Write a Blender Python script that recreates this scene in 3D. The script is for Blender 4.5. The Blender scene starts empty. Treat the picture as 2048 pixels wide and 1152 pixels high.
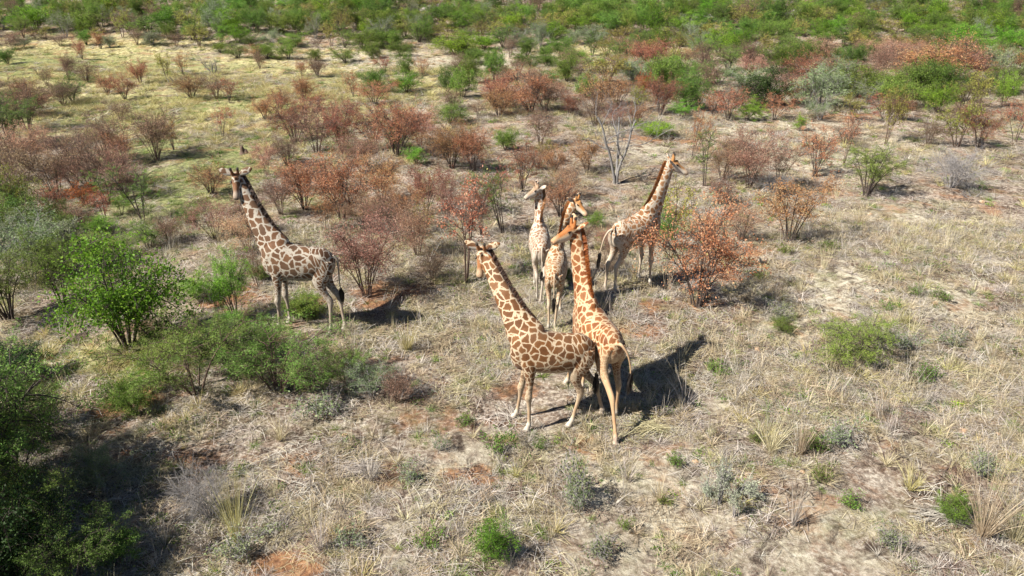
import bpy, math, random
import numpy as np
from mathutils import Vector, Matrix
R = math.radians
sc = bpy.context.scene
col = sc.collection
# ---------------------------------------------------------------- camera, sky, sun
CAMH, PITCH, FPX = 9.5, R(25), 1500.0
cd = bpy.data.cameras.new('camera'); cam = bpy.data.objects.new('camera', cd); col.objects.link(cam)
cam.location = (0, 0, CAMH); cam.rotation_euler = (R(90) - PITCH, 0, 0)
cd.sensor_width = 36; cd.lens = FPX / 2048 * 36; cd.clip_end = 2000
sc.camera = cam
SUN_AZ, SUN_EL = R(204), R(44)          # direction towards the sun, from +X anticlockwise
w = bpy.data.worlds.new("World"); sc.world = w; w.use_nodes = True
nt = w.node_tree; bg = nt.nodes['Background']; sky = nt.nodes.new('ShaderNodeTexSky')
sky.sky_type = 'NISHITA'; sky.sun_disc = False; sky.altitude = 1300; sky.dust_density = .2; sky.air_density = .75
sky.sun_elevation = SUN_EL; sky.sun_rotation = R(90) - SUN_AZ + R(360)
nt.links.new(sky.outputs[0], bg.inputs[0]); bg.inputs[1].default_value = 0.05
sd = bpy.data.lights.new('sun', 'SUN'); sd.energy = 5.0; sd.angle = R(0.5); sd.color = (1, .95, .865)
sun = bpy.data.objects.new('sun', sd); col.objects.link(sun)
tos = Vector((math.cos(SUN_AZ) * math.cos(SUN_EL), math.sin(SUN_AZ) * math.cos(SUN_EL), math.sin(SUN_EL)))
sun.rotation_euler = tos.to_track_quat('Z', 'Y').to_euler(); sun.location = (-20, -10, 30)
sc.view_settings.view_transform = 'Standard'; sc.view_settings.look = 'None'
sc.view_settings.exposure = 1.08; sc.view_settings.gamma = 1
sc.render.engine = 'CYCLES'; sc.cycles.diffuse_bounces = 1; sc.cycles.max_bounces = 5; sc.cycles.transmission_bounces = 3

# ---------------------------------------------------------------- terrain height and projection
def gh(x, y):
    x = np.asarray(x, float); y = np.asarray(y, float)
    h = .05*np.sin(.62*x+.31*y) + .045*np.sin(.47*y-.83*x+1) + .03*np.sin(1.3*x+1.1*y+2) + .02*np.sin(2.1*y-1.7*x)
    d = y - (70 + .06*x)
    hill = .21*np.where(d > 0, d*d/(d+14), 0)
    far = np.clip((y-30)/40, 0, 1)
    return h + hill + far*(.25*np.sin(.11*x+.7)*np.sin(.13*y))
fw = np.array([0, math.cos(PITCH), -math.sin(PITCH)]); upv = np.array([0, math.sin(PITCH), math.cos(PITCH)])
def at(px, py, z=0.0):
    """point on (or z above) the ground seen at a place of the photograph"""
    d = fw*FPX - upv*(py-576); d = d + np.array([px-1024., 0, 0]); d /= np.linalg.norm(d)
    t = 5.0; P = None
    lo, hi = 1.0, 400.0
    ts = np.linspace(lo, hi, 1600); pts = np.array([0, 0, CAMH]) + ts[:, None]*d
    below = pts[:, 2] < gh(pts[:, 0], pts[:, 1]) + z
    i = int(np.argmax(below)) if below.any() else len(ts)-1
    a, b = ts[max(i-1, 0)], ts[i]
    for _ in range(22):
        m = (a+b)/2; p = np.array([0, 0, CAMH]) + m*d
        if p[2] < gh(p[0], p[1]) + z: b = m
        else: a = m
    return np.array([0, 0, CAMH]) + b*d
def proj(p):
    q = np.asarray(p, float) - np.array([0, 0, CAMH]); zz = q @ fw
    return 1024 + FPX*q[..., 0]/zz, 576 - FPX*(q @ upv)/zz

# ---------------------------------------------------------------- helpers
def tag(o, label=None, cat=None, group=None, kind=None):
    if label: o['label'] = label
    if cat: o['category'] = cat
    if group: o['group'] = group
    if kind: o['kind'] = kind
    return o
def link(o, parent=None):
    col.objects.link(o)
    if parent is not None: o.parent = parent
    return o
def mesh_np(name, V, F, mats=(), smooth=False, mi=None, fattr=None):
    """V (n,3), F list of arrays of polygons with equal sides"""
    me = bpy.data.meshes.new(name)
    V = np.asarray(V, np.float32); me.vertices.add(len(V)); me.vertices.foreach_set('co', V.ravel())
    F = [np.asarray(f, np.int32) for f in F if len(f)]
    nl = sum(f.size for f in F); npoly = sum(len(f) for f in F)
    me.loops.add(nl); me.polygons.add(npoly)
    me.loops.foreach_set('vertex_index', np.concatenate([f.ravel() for f in F]))
    tot = np.concatenate([np.full(len(f), f.shape[1], np.int32) for f in F])
    st = np.concatenate([[0], np.cumsum(tot)[:-1]]).astype(np.int32)
    me.polygons.foreach_set('loop_start', st); me.polygons.foreach_set('loop_total', tot)
    if smooth: me.polygons.foreach_set('use_smooth', np.ones(npoly, bool))
    for m in mats: me.materials.append(m)
    if mi is not None: me.polygons.foreach_set('material_index', np.asarray(mi, np.int32))
    if fattr is not None:
        a = me.attributes.new('rnd', 'FLOAT', 'FACE'); a.data.foreach_set('value', np.asarray(fattr, np.float32))
    me.update(calc_edges=True)
    return me
def nrm(a): 
    a = np.asarray(a, float); return a/(np.linalg.norm(a, axis=-1, keepdims=True)+1e-9)

def mat(name):
    m = bpy.data.materials.new(name); m.use_nodes = True; n = m.node_tree
    n.nodes.clear(); out = n.nodes.new('ShaderNodeOutputMaterial'); return m, n, out
def N(n, t, **k):
    x = n.nodes.new(t)
    for a, b in k.items():
        if a.startswith('i_'): x.inputs[a[2:].replace('_', ' ')].default_value = b
        else: setattr(x, a, b)
    return x
def ramp(n, fac, stops, interp='LINEAR'):
    r = n.nodes.new('ShaderNodeValToRGB'); r.color_ramp.interpolation = interp
    e = r.color_ramp.elements
    while len(e) < len(stops): e.new(.5)
    for q, (p, c) in zip(e, stops): q.position = p; q.color = (*c, 1) if len(c) == 3 else c
    n.links.new(fac, r.inputs[0]); return r.outputs[0]
def mixc(n, fac, a, b, mode='MIX'):
    x = n.nodes.new('ShaderNodeMix'); x.data_type = 'RGBA'; x.blend_type = mode
    for s, v in ((x.inputs[0], fac), (x.inputs[6], a), (x.inputs[7], b)):
        if hasattr(v, 'is_output'): n.links.new(v, s)
        else: s.default_value = v if not isinstance(v, tuple) else (*v, 1)
    return x.outputs[2]
def mth(n, op, a, b=0.5, clamp=False):
    x = n.nodes.new('ShaderNodeMath'); x.operation = op; x.use_clamp = clamp
    for s, v in ((x.inputs[0], a), (x.inputs[1], b)):
        if hasattr(v, 'is_output'): n.links.new(v, s)
        else: s.default_value = v
    return x.outputs[0]

def leaf_mat(name, stops, trans=.35, rough=.6, vary=.3):
    """leaf colour picked per leaf from a ramp, shifted a little from plant to plant"""
    m, n, out = mat(name)
    a = N(n, 'ShaderNodeAttribute', attribute_name='rnd')
    c = ramp(n, a.outputs['Fac'], stops)
    oi = N(n, 'ShaderNodeObjectInfo')
    hs = N(n, 'ShaderNodeHueSaturation')
    n.links.new(c, hs.inputs['Color'])
    v = mth(n, 'MULTIPLY', oi.outputs['Random'], vary*2); v = mth(n, 'ADD', v, 1-vary)
    n.links.new(v, hs.inputs['Value'])
    h = mth(n, 'MULTIPLY', oi.outputs['Random'], 137.0); h = mth(n, 'FRACT', h); h = mth(n, 'MULTIPLY', h, .044); h = mth(n, 'ADD', h, .48)
    n.links.new(h, hs.inputs['Hue'])
    b = N(n, 'ShaderNodeBsdfPrincipled'); b.inputs['Roughness'].default_value = rough
    b.inputs['Specular IOR Level'].default_value = .3
    t = N(n, 'ShaderNodeBsdfTranslucent'); mx = N(n, 'ShaderNodeMixShader'); mx.inputs[0].default_value = trans
    n.links.new(hs.outputs[0], b.inputs['Base Color']); n.links.new(hs.outputs[0], t.inputs[0])
    n.links.new(b.outputs[0], mx.inputs[1]); n.links.new(t.outputs[0], mx.inputs[2]); n.links.new(mx.outputs[0], out.inputs[0])
    return m
def bark_mat(name, c0, c1):
    m, n, out = mat(name)
    tc = N(n, 'ShaderNodeTexCoord'); mp = N(n, 'ShaderNodeMapping'); mp.inputs['Scale'].default_value = (30, 30, 7)
    n.links.new(tc.outputs['Object'], mp.inputs[0])
    no = N(n, 'ShaderNodeTexNoise'); n.links.new(mp.outputs[0], no.inputs['Vector']); no.inputs['Detail'].default_value = 4
    c = ramp(n, no.outputs[0], [(.35, c0), (.65, c1)])
    b = N(n, 'ShaderNodeBsdfPrincipled'); b.inputs['Roughness'].default_value = .85
    n.links.new(c, b.inputs['Base Color']); n.links.new(b.outputs[0], out.inputs[0])
    return m
BK = dict(
 dark=bark_mat('dark_bark', (.035, .024, .02), (.11, .08, .065)),
 brown=bark_mat('brown_bark', (.06, .035, .025), (.17, .11, .08)),
 grey=bark_mat('grey_bark', (.16, .145, .14), (.42, .39, .37)),
 red=bark_mat('reddish_bark', (.07, .03, .022), (.2, .09, .06)),
 dead=bark_mat('weathered_grey_bark', (.03, .026, .025), (.34, .32, .30)))
LF = dict(
 russet=leaf_mat('russet_leaf', [(0, (.2, .06, .03)), (.25, (.40, .145, .065)), (.5, (.5, .22, .115)), (.75, (.6, .33, .2)), (.9, (.64, .43, .24)), (1, (.3, .36, .07))], 0.45),
 pink=leaf_mat('pinkish_brown_leaf', [(0, (.28, .12, .08)), (.3, (.5, .25, .16)), (.7, (.64, .4, .28)), (.9, (.68, .52, .36)), (1, (.33, .37, .11))], 0.45),
 brown=leaf_mat('dull_brown_leaf', [(0, (.16, .09, .06)), (.4, (.36, .21, .135)), (.8, (.5, .34, .22)), (.92, (.55, .43, .28)), (1, (.26, .32, .09))], 0.4),
 orange=leaf_mat('orange_leaf', [(0, (.3, .07, .02)), (.5, (.5, .16, .04)), (1, (.6, .3, .08))], .35),
 green=leaf_mat('bright_green_leaf', [(0, (.07, .16, .01)), (.5, (.17, .32, .02)), (1, (.36, .5, .055))], 0.4),
 mid=leaf_mat('mid_green_leaf', [(0, (.06, .12, .018)), (.5, (.15, .25, .035)), (1, (.32, .39, .08))], 0.38),
 dark=leaf_mat('dark_green_leaf', [(0, (.012, .03, .008)), (.5, (.028, .065, .012)), (1, (.07, .13, .025))], .25),
 grey=leaf_mat('grey_green_leaf', [(0, (.11, .14, .06)), (.5, (.2, .25, .11)), (1, (.34, .38, .2))], .3),
 silver=leaf_mat('silvery_leaf', [(0, (.3, .34, .22)), (.5, (.5, .55, .38)), (1, (.66, .7, .52))], .3),
 feather=leaf_mat('feathery_green_leaf', [(0, (.09, .15, .025)), (.5, (.18, .29, .05)), (1, (.34, .43, .1))], 0.38),
 lime=leaf_mat('lime_green_leaf', [(0, (.12, .24, .02)), (.5, (.2, .38, .04)), (1, (.34, .5, .08))], .45),
 yellow=leaf_mat('yellow_green_leaf', [(0, (.2, .2, .04)), (.5, (.33, .33, .07)), (1, (.5, .44, .12))], .4),
 straw=leaf_mat('dry_straw', [(0, (.26, .2, .115)), (.5, (.51, .42, .265)), (1, (.76, .66, .45))], .3, .6, .15),
 pale=leaf_mat('bleached_straw', [(0, (.23, .19, .16)), (.5, (.49, .43, .37)), (1, (.76, .70, .62))], .25, .6, .15),
 gold=leaf_mat('yellow_straw', [(0, (.3, .25, .08)), (.5, (.56, .48, .21)), (1, (.78, .7, .38))], .3, .6, .15),
 ggrass=leaf_mat('fresh_green_grass', [(0, (.1, .16, .03)), (.5, (.2, .28, .06)), (1, (.36, .42, .13))], .35, .6, .2),
 litter=leaf_mat('dark_litter', [(0, (.06, .045, .035)), (.5, (.16, .11, .08)), (1, (.3, .22, .16))], .1, .7, .2),
)

# ---------------------------------------------------------------- ground
ZON = dict(green=[], gold=[], pale=[], bare=[], thick=[])
def zone(kind, px, py, rx, ry, wgt=1.0):
    p = at(px, py); ZON[kind].append((p[0], p[1], rx, ry, wgt))
for a in [(400,350,3.2,7,1.2),(350,420,2.6,4,.9),(150,450,4,3,.6),(330,300,5,4,.8),(600,280,5,5,.6),(150,230,10,9,.7),(500,200,12,8,.6),(30,130,14,10,.8),(300,140,16,10,.6),(640,160,9,8,.5),(250,700,3,1.5,.6),(640,410,2,2,.6),(1010,560,1.6,1.3,.5),(730,240,4,5,.5),(1180,430,1.5,2,.4)]: zone('green', *a)
for a in [(200,160,14,10,1),(450,210,12,9,1),(700,180,9,8,.8),(300,250,6,4,.7),(900,150,8,7,.7),(600,130,14,10,.8),(200,720,2.4,1.1,1),(60,110,18,10,.9),(1250,105,10,6,.8)]: zone('gold', *a)
for a in [(950,130,10,7,1),(1150,130,12,7,1),(780,120,10,5,.9),(1600,280,6,7,1),(1500,250,5,5,.8),(900,220,4,5,.7),(1700,600,5,4,.9),(1850,480,6,4,.9),(1300,300,3,4,.6),(1150,960,4,2,.8),(1850,780,5,3,.7),(1500,1080,5,1.8,.6),(850,1060,2.4,1.4,.6),(1960,150,10,9,.8),(1500,800,3,2,.6)]: zone('pale', *a)
for a in [(800,590,1.9,.9,1.2),(1390,620,1.6,.7,1.3),(500,590,1.6,.8,1),(230,800,1.3,.6,1.1),(560,1140,.9,.4,1.3),(1320,280,2,.9,.9),(1230,660,1.3,.6,.7),(640,610,1,.6,.9),(1000,730,1,.5,.6),(1040,780,.8,.5,.6),(950,610,1.5,.7,.6),(1190,890,.8,.4,.8),(1500,560,1.5,.6,.6),(640,930,1.1,.5,.7),(1700,230,3,1.5,.6),(950,950,.8,.4,.7),(300,910,.9,.4,.7),(1640,190,6,3,.3),(1560,500,3,1,.5)]: zone('bare', *a)
for k, v in ZON.items(): ZON[k] = np.array(v) if len(v) else np.zeros((0, 5))
def zval(kind, x, y):
    s = np.zeros_like(np.asarray(x, float))
    for cx, cy, rx, ry, wg in ZON[kind]:
        s = np.maximum(s, wg*np.exp(-(((x-cx)/rx)**2+((y-cy)/ry)**2)))
    return s
def axis(a, b, c0, fine, n):
    """spacing that grows away from c0"""
    t = np.linspace(-1, 1, n); s = np.sign(t)*(np.abs(t)*.25+np.abs(t)**3*.75)
    return np.where(s < 0, c0+(c0-a)*s, c0+(b-c0)*s)
gx = axis(-260, 260, 0, .2, 420); gy = axis(-70, 330, 18, .2, 460)
GX, GY = np.meshgrid(gx, gy); X = GX.ravel(); Y = GY.ravel()
nx, ny = len(gx), len(gy)
idx = np.arange(nx*ny).reshape(ny, nx)
Fq = np.stack([idx[:-1, :-1], idx[:-1, 1:], idx[1:, 1:], idx[1:, :-1]], -1).reshape(-1, 4)
m, n, out = mat('bushveld_soil')
tc = N(n, 'ShaderNodeTexCoord'); P = tc.outputs['Object']
def noise(scale, det=6, rough=.6, dist=0, vec=None):
    x = N(n, 'ShaderNodeTexNoise'); x.inputs['Scale'].default_value = scale; x.inputs['Detail'].default_value = det
    x.inputs['Roughness'].default_value = rough; x.inputs['Distortion'].default_value = dist
    n.links.new(vec or P, x.inputs['Vector']); return x.outputs[0]
c = ramp(n, noise(1.1, 9, .72, .4), [(.38, (.07, .048, .036)), (.46, (.22, .155, .115)), (.54, (.38, .30, .235)), (.64, (.56, .49, .4))])
c2 = ramp(n, noise(9, 8, .75, .3), [(.41, (.03, .022, .017)), (.47, (.19, .135, .1)), (.53, (.42, .345, .27)), (.59, (.72, .655, .55))])
c = mixc(n, .55, c, c2)
def zattr(k): return N(n, 'ShaderNodeAttribute', attribute_name='z_'+k).outputs['Fac']
def zf(k, thr=.5, sc=3.0, gain=5):
    z = zattr(k); v = mth(n, 'ADD', z, mth(n, 'MULTIPLY', mth(n, 'SUBTRACT', noise(sc, 7, .7), .5), 1.6))
    return mth(n, 'MULTIPLY', mth(n, 'SUBTRACT', v, thr-.5/gain), gain, True)
cg = ramp(n, noise(5, 8, .75), [(.38, (.07, .09, .03)), (.5, (.20, .23, .08)), (.62, (.42, .42, .18))])
cy = ramp(n, noise(4, 8, .75), [(.39, (.14, .13, .045)), (.5, (.46, .4, .19)), (.61, (.74, .66, .38))])
cp = ramp(n, noise(6, 8, .75), [(.38, (.2, .16, .11)), (.5, (.48, .42, .31)), (.62, (.7, .64, .5))])
cb = ramp(n, noise(7, 8, .75), [(.36, (.12, .06, .035)), (.5, (.34, .165, .08)), (.64, (.55, .32, .17))])
c = mixc(n, zf('gold', .45, .8, 3), c, cy); c = mixc(n, zf('pale', .5, 1.2, 3), c, cp)
c = mixc(n, mth(n, 'MULTIPLY', zf('green', .5, .9, 3), .85), c, cg)
c = mixc(n, mth(n, 'MULTIPLY', zf('bare', .42, 2.0, 4), .9), c, cb)
# scattered patches of bare reddish earth and of dark burnt litter
c = mixc(n, mth(n, 'MULTIPLY', ramp(n, noise(.7, 7, .65, .5), [(.52, (0, 0, 0)), (.62, (1, 1, 1))]), .6), c, cb)
c = mixc(n, mth(n, 'MULTIPLY', ramp(n, noise(1.7, 8, .7, .8), [(.53, (0, 0, 0)), (.62, (1, 1, 1))]), .8), c, (.055, .038, .03))
c = mixc(n, mth(n, 'MULTIPLY', ramp(n, noise(.45, 7, .7, .5), [(.52, (0, 0, 0)), (.66, (1, 1, 1))]), .35), c, cg)
b = N(n, 'ShaderNodeBsdfPrincipled'); b.inputs['Roughness'].default_value = .95; b.inputs['Specular IOR Level'].default_value = .1
bp = N(n, 'ShaderNodeBump'); bp.inputs['Strength'].default_value = 1; bp.inputs['Distance'].default_value = .09
n.links.new(noise(7, 9, .8), bp.inputs['Height']); n.links.new(bp.outputs[0], b.inputs['Normal'])
n.links.new(c, b.inputs['Base Color']); n.links.new(b.outputs[0], out.inputs[0])
gm = mesh_np('ground', np.stack([X, Y, gh(X, Y)], 1), [Fq], [m], True)
for k in ZON:
    a = gm.attributes.new('z_'+k, 'FLOAT', 'POINT'); a.data.foreach_set('value', zval(k, X, Y).astype(np.float32))
tag(link(bpy.data.objects.new('ground', gm)), 'dry bushveld ground with bare reddish soil and straw litter', 'ground', kind='structure')

# ---------------------------------------------------------------- giraffes
def loft(acc, C, U, Vv, ru, rv, sides=16, pw=1.0):
    C = np.asarray(C, float); k = len(C); base = sum(len(v) for v in acc[0])
    a = np.linspace(0, 2*np.pi, sides, endpoint=False)
    ca, sa = np.cos(a), np.sin(a)
    ca = np.sign(ca)*np.abs(ca)**pw; sa = np.sign(sa)*np.abs(sa)**pw
    U = np.broadcast_to(np.asarray(U, float), (k, 3)); Vv = np.broadcast_to(np.asarray(Vv, float), (k, 3))
    ru = np.broadcast_to(ru, k); rv = np.broadcast_to(rv, k)
    pts = C[:, None] + U[:, None]*(ca*ru[:, None])[..., None] + Vv[:, None]*(sa*rv[:, None])[..., None]
    acc[0].append(pts.reshape(-1, 3)); i = np.arange(k*sides).reshape(k, sides)+base
    j = np.roll(i, -1, 1)
    acc[1].append(np.stack([i[:-1], j[:-1], j[1:], i[1:]], -1).reshape(-1, 4))
    acc[0].append(C[[0, -1]]); e = base+k*sides
    acc[2].append(np.stack([np.full(sides, e), j[0], i[0]], -1)); acc[2].append(np.stack([np.full(sides, e+1), i[-1], j[-1]], -1))
def cr(pts, n):
    """catmull-rom through rows (any width)"""
    P = np.asarray(pts, float); P = np.vstack([2*P[0]-P[1], P, 2*P[-1]-P[-2]]); o = []
    for i in range(1, len(P)-2):
        t = np.linspace(0, 1, n, endpoint=False)[:, None]; a, b, c, d = P[i-1], P[i], P[i+1], P[i+2]
        o.append(.5*(2*b+(c-a)*t+(2*a-5*b+4*c-d)*t*t+(3*b-a-3*c+d)*t**3))
    return np.vstack(o+[P[-2:-1]])
def frames(C, ref):
    T = np.gradient(C, axis=0); T = nrm(T); S = nrm(np.cross(np.broadcast_to(ref, T.shape), T)); U = nrm(np.cross(T, S))
    return T, S, U      # tangent, side, up(sagittal)
eye_m, n, out = mat('wet_dark_eye'); b = N(n, 'ShaderNodeBsdfPrincipled'); b.inputs['Base Color'].default_value = (.012, .009, .008, 1); b.inputs['Roughness'].default_value = .15; n.links.new(b.outputs[0], out.inputs[0])
def hair_mat(name, a_, b_):
    m, n, out = mat(name); a = N(n, 'ShaderNodeAttribute', attribute_name='rnd'); c = ramp(n, a.outputs['Fac'], [(0, a_), (1, b_)])
    b = N(n, 'ShaderNodeBsdfPrincipled'); b.inputs['Roughness'].default_value = .6; n.links.new(c, b.inputs['Base Color']); n.links.new(b.outputs[0], out.inputs[0]); return m
tuft_m = hair_mat('black_tail_hair', (.008, .007, .006), (.035, .025, .02))
def coat(name, patch, patch2, line, head, scale, lw):
    m, n, out = mat(name)
    pa = N(n, 'ShaderNodeAttribute', attribute_name='pat'); zo = N(n, 'ShaderNodeAttribute', attribute_name='zones')
    nz = N(n, 'ShaderNodeTexNoise'); nz.inputs['Scale'].default_value = 7; nz.inputs['Detail'].default_value = 3
    n.links.new(pa.outputs['Vector'], nz.inputs['Vector'])
    vm = N(n, 'ShaderNodeVectorMath', operation='MULTIPLY_ADD'); n.links.new(nz.outputs['Color'], vm.inputs[0]); vm.inputs[1].default_value = (.13,)*3; n.links.new(pa.outputs['Vector'], vm.inputs[2])
    vo = N(n, 'ShaderNodeTexVoronoi', feature='DISTANCE_TO_EDGE'); vo.inputs['Scale'].default_value = scale; vo.inputs['Randomness'].default_value = .88
    vc = N(n, 'ShaderNodeTexVoronoi', feature='F1'); vc.inputs['Scale'].default_value = scale; vc.inputs['Randomness'].default_value = .88
    for v in (vo, vc): n.links.new(vm.outputs[0], v.inputs['Vector'])
    f = ramp(n, vo.outputs['Distance'], [(lw, (0, 0, 0)), (lw+.055, (1, 1, 1))])
    sp = N(n, 'ShaderNodeSeparateColor'); n.links.new(zo.outputs['Color'], sp.inputs[0])
    sv = N(n, 'ShaderNodeSeparateColor'); n.links.new(vc.outputs['Color'], sv.inputs[0])
    pc = mixc(n, sv.outputs[0], patch, patch2)
    inner = ramp(n, vo.outputs['Distance'], [(.1, (1, 1, 1)), (.42, (.72, .68, .62))]); pc = mixc(n, 1.0, pc, inner, 'MULTIPLY')
    fine = N(n, 'ShaderNodeTexNoise'); fine.inputs['Scale'].default_value = 45; n.links.new(pa.outputs['Vector'], fine.inputs['Vector'])
    c = mixc(n, mth(n, 'MULTIPLY', f, sp.outputs[0]), line, pc)
    wh = N(n, 'ShaderNodeAttribute', attribute_name='whit'); c = mixc(n, wh.outputs['Fac'], c, (.56, .51, .44))
    c = mixc(n, sp.outputs[1], c, head)
    c = mixc(n, sp.outputs[2], c, (.022, .017, .014))
    c = mixc(n, 1.0, c, ramp(n, fine.outputs[0], [(.3, (.82, .82, .82)), (.7, (1.1, 1.1, 1.1))]), 'MULTIPLY')
    dn = N(n, 'ShaderNodeTexNoise'); dn.inputs['Scale'].default_value = 2.2; dn.inputs['Detail'].default_value = 5; n.links.new(pa.outputs['Vector'], dn.inputs['Vector'])
    c = mixc(n, ramp(n, dn.outputs[0], [(.4, (0, 0, 0)), (.7, (.14, .14, .14))]), c, (.36, .27, .18))
    b = N(n, 'ShaderNodeBsdfPrincipled'); b.inputs['Roughness'].default_value = .7; b.inputs['Specular IOR Level'].default_value = .25
    b.inputs['Sheen Weight'].default_value = .08
    bu = N(n, 'ShaderNodeBump'); bu.inputs['Strength'].default_value = .35; bu.inputs['Distance'].default_value = .02; n.links.new(dn.outputs[0], bu.inputs['Height']); n.links.new(bu.outputs[0], b.inputs['Normal'])
    n.links.new(c, b.inputs['Base Color']); n.links.new(b.outputs[0], out.inputs[0]); return m

def giraffe(label, origin, heading, s, feet, poll, headdir, coatm, manecols, neck_bend=(0, 0, 0), tail=None, roll=0.0,
            leg_pat=1.0, rump_pale=0.0, seed=1, ears=(0, 0), longneck=1.0, horn=1.0, tuft=1.0):
    """feet: world ground points LF, RF, LH, RH; poll: world point; headdir: world direction of the muzzle"""
    rng = np.random.default_rng(seed)
    ch, sh = math.cos(heading), math.sin(heading)
    M = np.array([[ch, sh, 0], [-sh, ch, 0], [0, 0, 1.]])     # world -> local
    o3 = np.array(origin, float)
    toL = lambda p: (M @ (np.asarray(p, float)-o3))/s
    acc = ([], [], [])
    X3, Y3, Z3 = np.eye(3)
    st = cr([(-.88,1.93,.06,.05),(-.85,1.9,.2,.13),(-.76,1.88,.33,.215),(-.6,1.9,.41,.30),(-.38,1.89,.43,.345),(-.1,1.88,.47,.385),(.18,1.92,.50,.385),(.45,1.99,.55,.345),(.66,2.03,.55,.28),(.84,2.0,.47,.235),(.95,1.99,.33,.17),(1.01,1.99,.12,.08)], 4)
    Cc = np.stack([st[:, 0], 0*st[:, 0], st[:, 1]], 1); loft(acc, Cc, Y3, Z3, st[:, 3], st[:, 2], 28, .94)
    # hip points and shoulder blades that swell the outline
    PL = toL(poll); hd = nrm(M @ nrm(headdir))
    # neck
    B0 = np.array([.46, 0, 2.12]); B3 = PL
    B1 = B0+np.array([.42, 0, .42])*longneck; B2 = PL-nrm(PL-B1)*.5+np.asarray(neck_bend)
    t = np.linspace(0, 1, 26)[:, None]; NC = (1-t)**3*B0+3*(1-t)**2*t*B1+3*(1-t)*t*t*B2+t**3*B3
    Tn = nrm(np.gradient(NC, axis=0))
    # sagittal direction turns from the body's to the head's
    ref0 = np.array([-1, 0, .6]); ref1 = -hd*.9+np.array([0, 0, .3])
    rr = nrm(ref0*(1-t**1.5)+ref1*t**1.5); S = nrm(np.cross(rr, Tn)); Uu = nrm(np.cross(Tn, S))
    nr = cr([(.34,.2),(.43,.225),(.385,.195),(.29,.155),(.24,.135),(.205,.12),(.18,.11),(.162,.102),(.145,.096),(.12,.088)], 3)
    tt = np.linspace(0, 1, len(nr)); ra = np.interp(t[:, 0], tt, nr[:, 0]); rb = np.interp(t[:, 0], tt, nr[:, 1])
    loft(acc, NC, Uu, S, ra, rb, 20)
    # head
    up0 = np.array([0, 0, 1.]) if abs(hd[2]) < .95 else -Tn[-1]*-1
    hs = nrm(np.cross(up0, hd)); hu = nrm(np.cross(hd, hs))
    if roll: hs, hu = hs*math.cos(roll)+hu*math.sin(roll), hu*math.cos(roll)-hs*math.sin(roll)
    H0 = PL; HS = 1.12
    hp = cr([(-.10,-.02,.05,.045),(-.06,-.01,.10,.08),(.03,0,.125,.1),(.12,.0,.135,.108),(.2,-.01,.13,.105),(.29,-.03,.12,.09),(.39,-.05,.102,.075),(.48,-.062,.086,.068),(.56,-.07,.078,.072),(.62,-.075,.066,.068),(.66,-.077,.042,.048),(.675,-.078,.014,.018)], 3)
    hp[:, 1] += -.018*np.exp(-((hp[:, 0]-.3)/.1)**2)-.03*np.exp(-((hp[:, 0]-.1)/.12)**2); hp *= HS; hp[:, 0] *= .86; hp[:, 2:] *= 1.04
    loft(acc, H0+hd*hp[:, :1]+hu*hp[:, 1:2], hs, hu, hp[:, 3], hp[:, 2], 20)
    # brow bump
    bp_ = cr([(0,.0),(.03,.05),(.08,.045),(.125,.012)], 3); loft(acc, H0+hd*.15+hu*(.04+bp_[:, :1]), hd, hs, bp_[:, 1]*1.2, bp_[:, 1]*.9, 12)
    horns = []
    for sg in (-1, 1):
        d = nrm(hu*1-hd*.34+hs*sg*.12); b0 = H0+hd*.04+hs*sg*.062+hu*.085
        hq = cr([(0,.05),(.08,.042),(.15,.034),(.20,.036),(.23,.038),(.25,.018)], 3); hq[:, 0] *= horn
        loft(acc, b0+d*hq[:, :1], hs, hd, hq[:, 1], hq[:, 1], 12); horns.append((b0, d))
        e = nrm(hs*sg*1+hu*(.3+ears[0])-hd*(.38+ears[1])); eb = H0-hd*.02+hs*sg*.085+hu*.035
        eq = cr([(0,.036,.034),(.06,.066,.034),(.16,.095,.032),(.25,.085,.03),(.32,.05,.026),(.365,.016,.018)], 3)
        eu = hu*.5-hd*.87; eu = nrm(eu-e*(eu@e)); ed = nrm(np.cross(e, eu))
        loft(acc, eb+e*eq[:, :1], eu, ed, eq[:, 1], eq[:, 2], 14)
    # legs
    FL = [(.60,.15,2.05,.24,.12),(.60,.185,1.78,.19,.115),(.59,.195,1.52,.125,.092),(.585,.185,1.25,.08,.066),(.595,.17,1.0,.068,.06),(.61,.165,.88,.08,.073),(.6,.16,.79,.062,.056),(.59,.155,.62,.040,.036),(.585,.155,.4,.037,.033),(.585,.155,.24,.040,.037),(.59,.155,.175,.056,.05),(.61,.155,.105,.05,.045),(.635,.155,.06,.066,.056),(.65,.155,.03,.083,.068),(.652,.155,.0,.088,.07)]
    HL = [(-.56,.14,2.0,.28,.135),(-.55,.19,1.75,.26,.13),(-.50,.205,1.5,.185,.108),(-.52,.195,1.3,.125,.082),(-.61,.175,1.1,.085,.062),(-.70,.165,.95,.084,.058),(-.715,.16,.86,.07,.052),(-.70,.157,.7,.046,.04),(-.68,.155,.45,.038,.034),(-.668,.155,.25,.044,.04),(-.66,.155,.18,.056,.05),(-.64,.155,.105,.05,.045),(-.615,.155,.06,.066,.056),(-.60,.155,.03,.083,.068),(-.598,.155,.0,.088,.07)]
    FT = []
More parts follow.
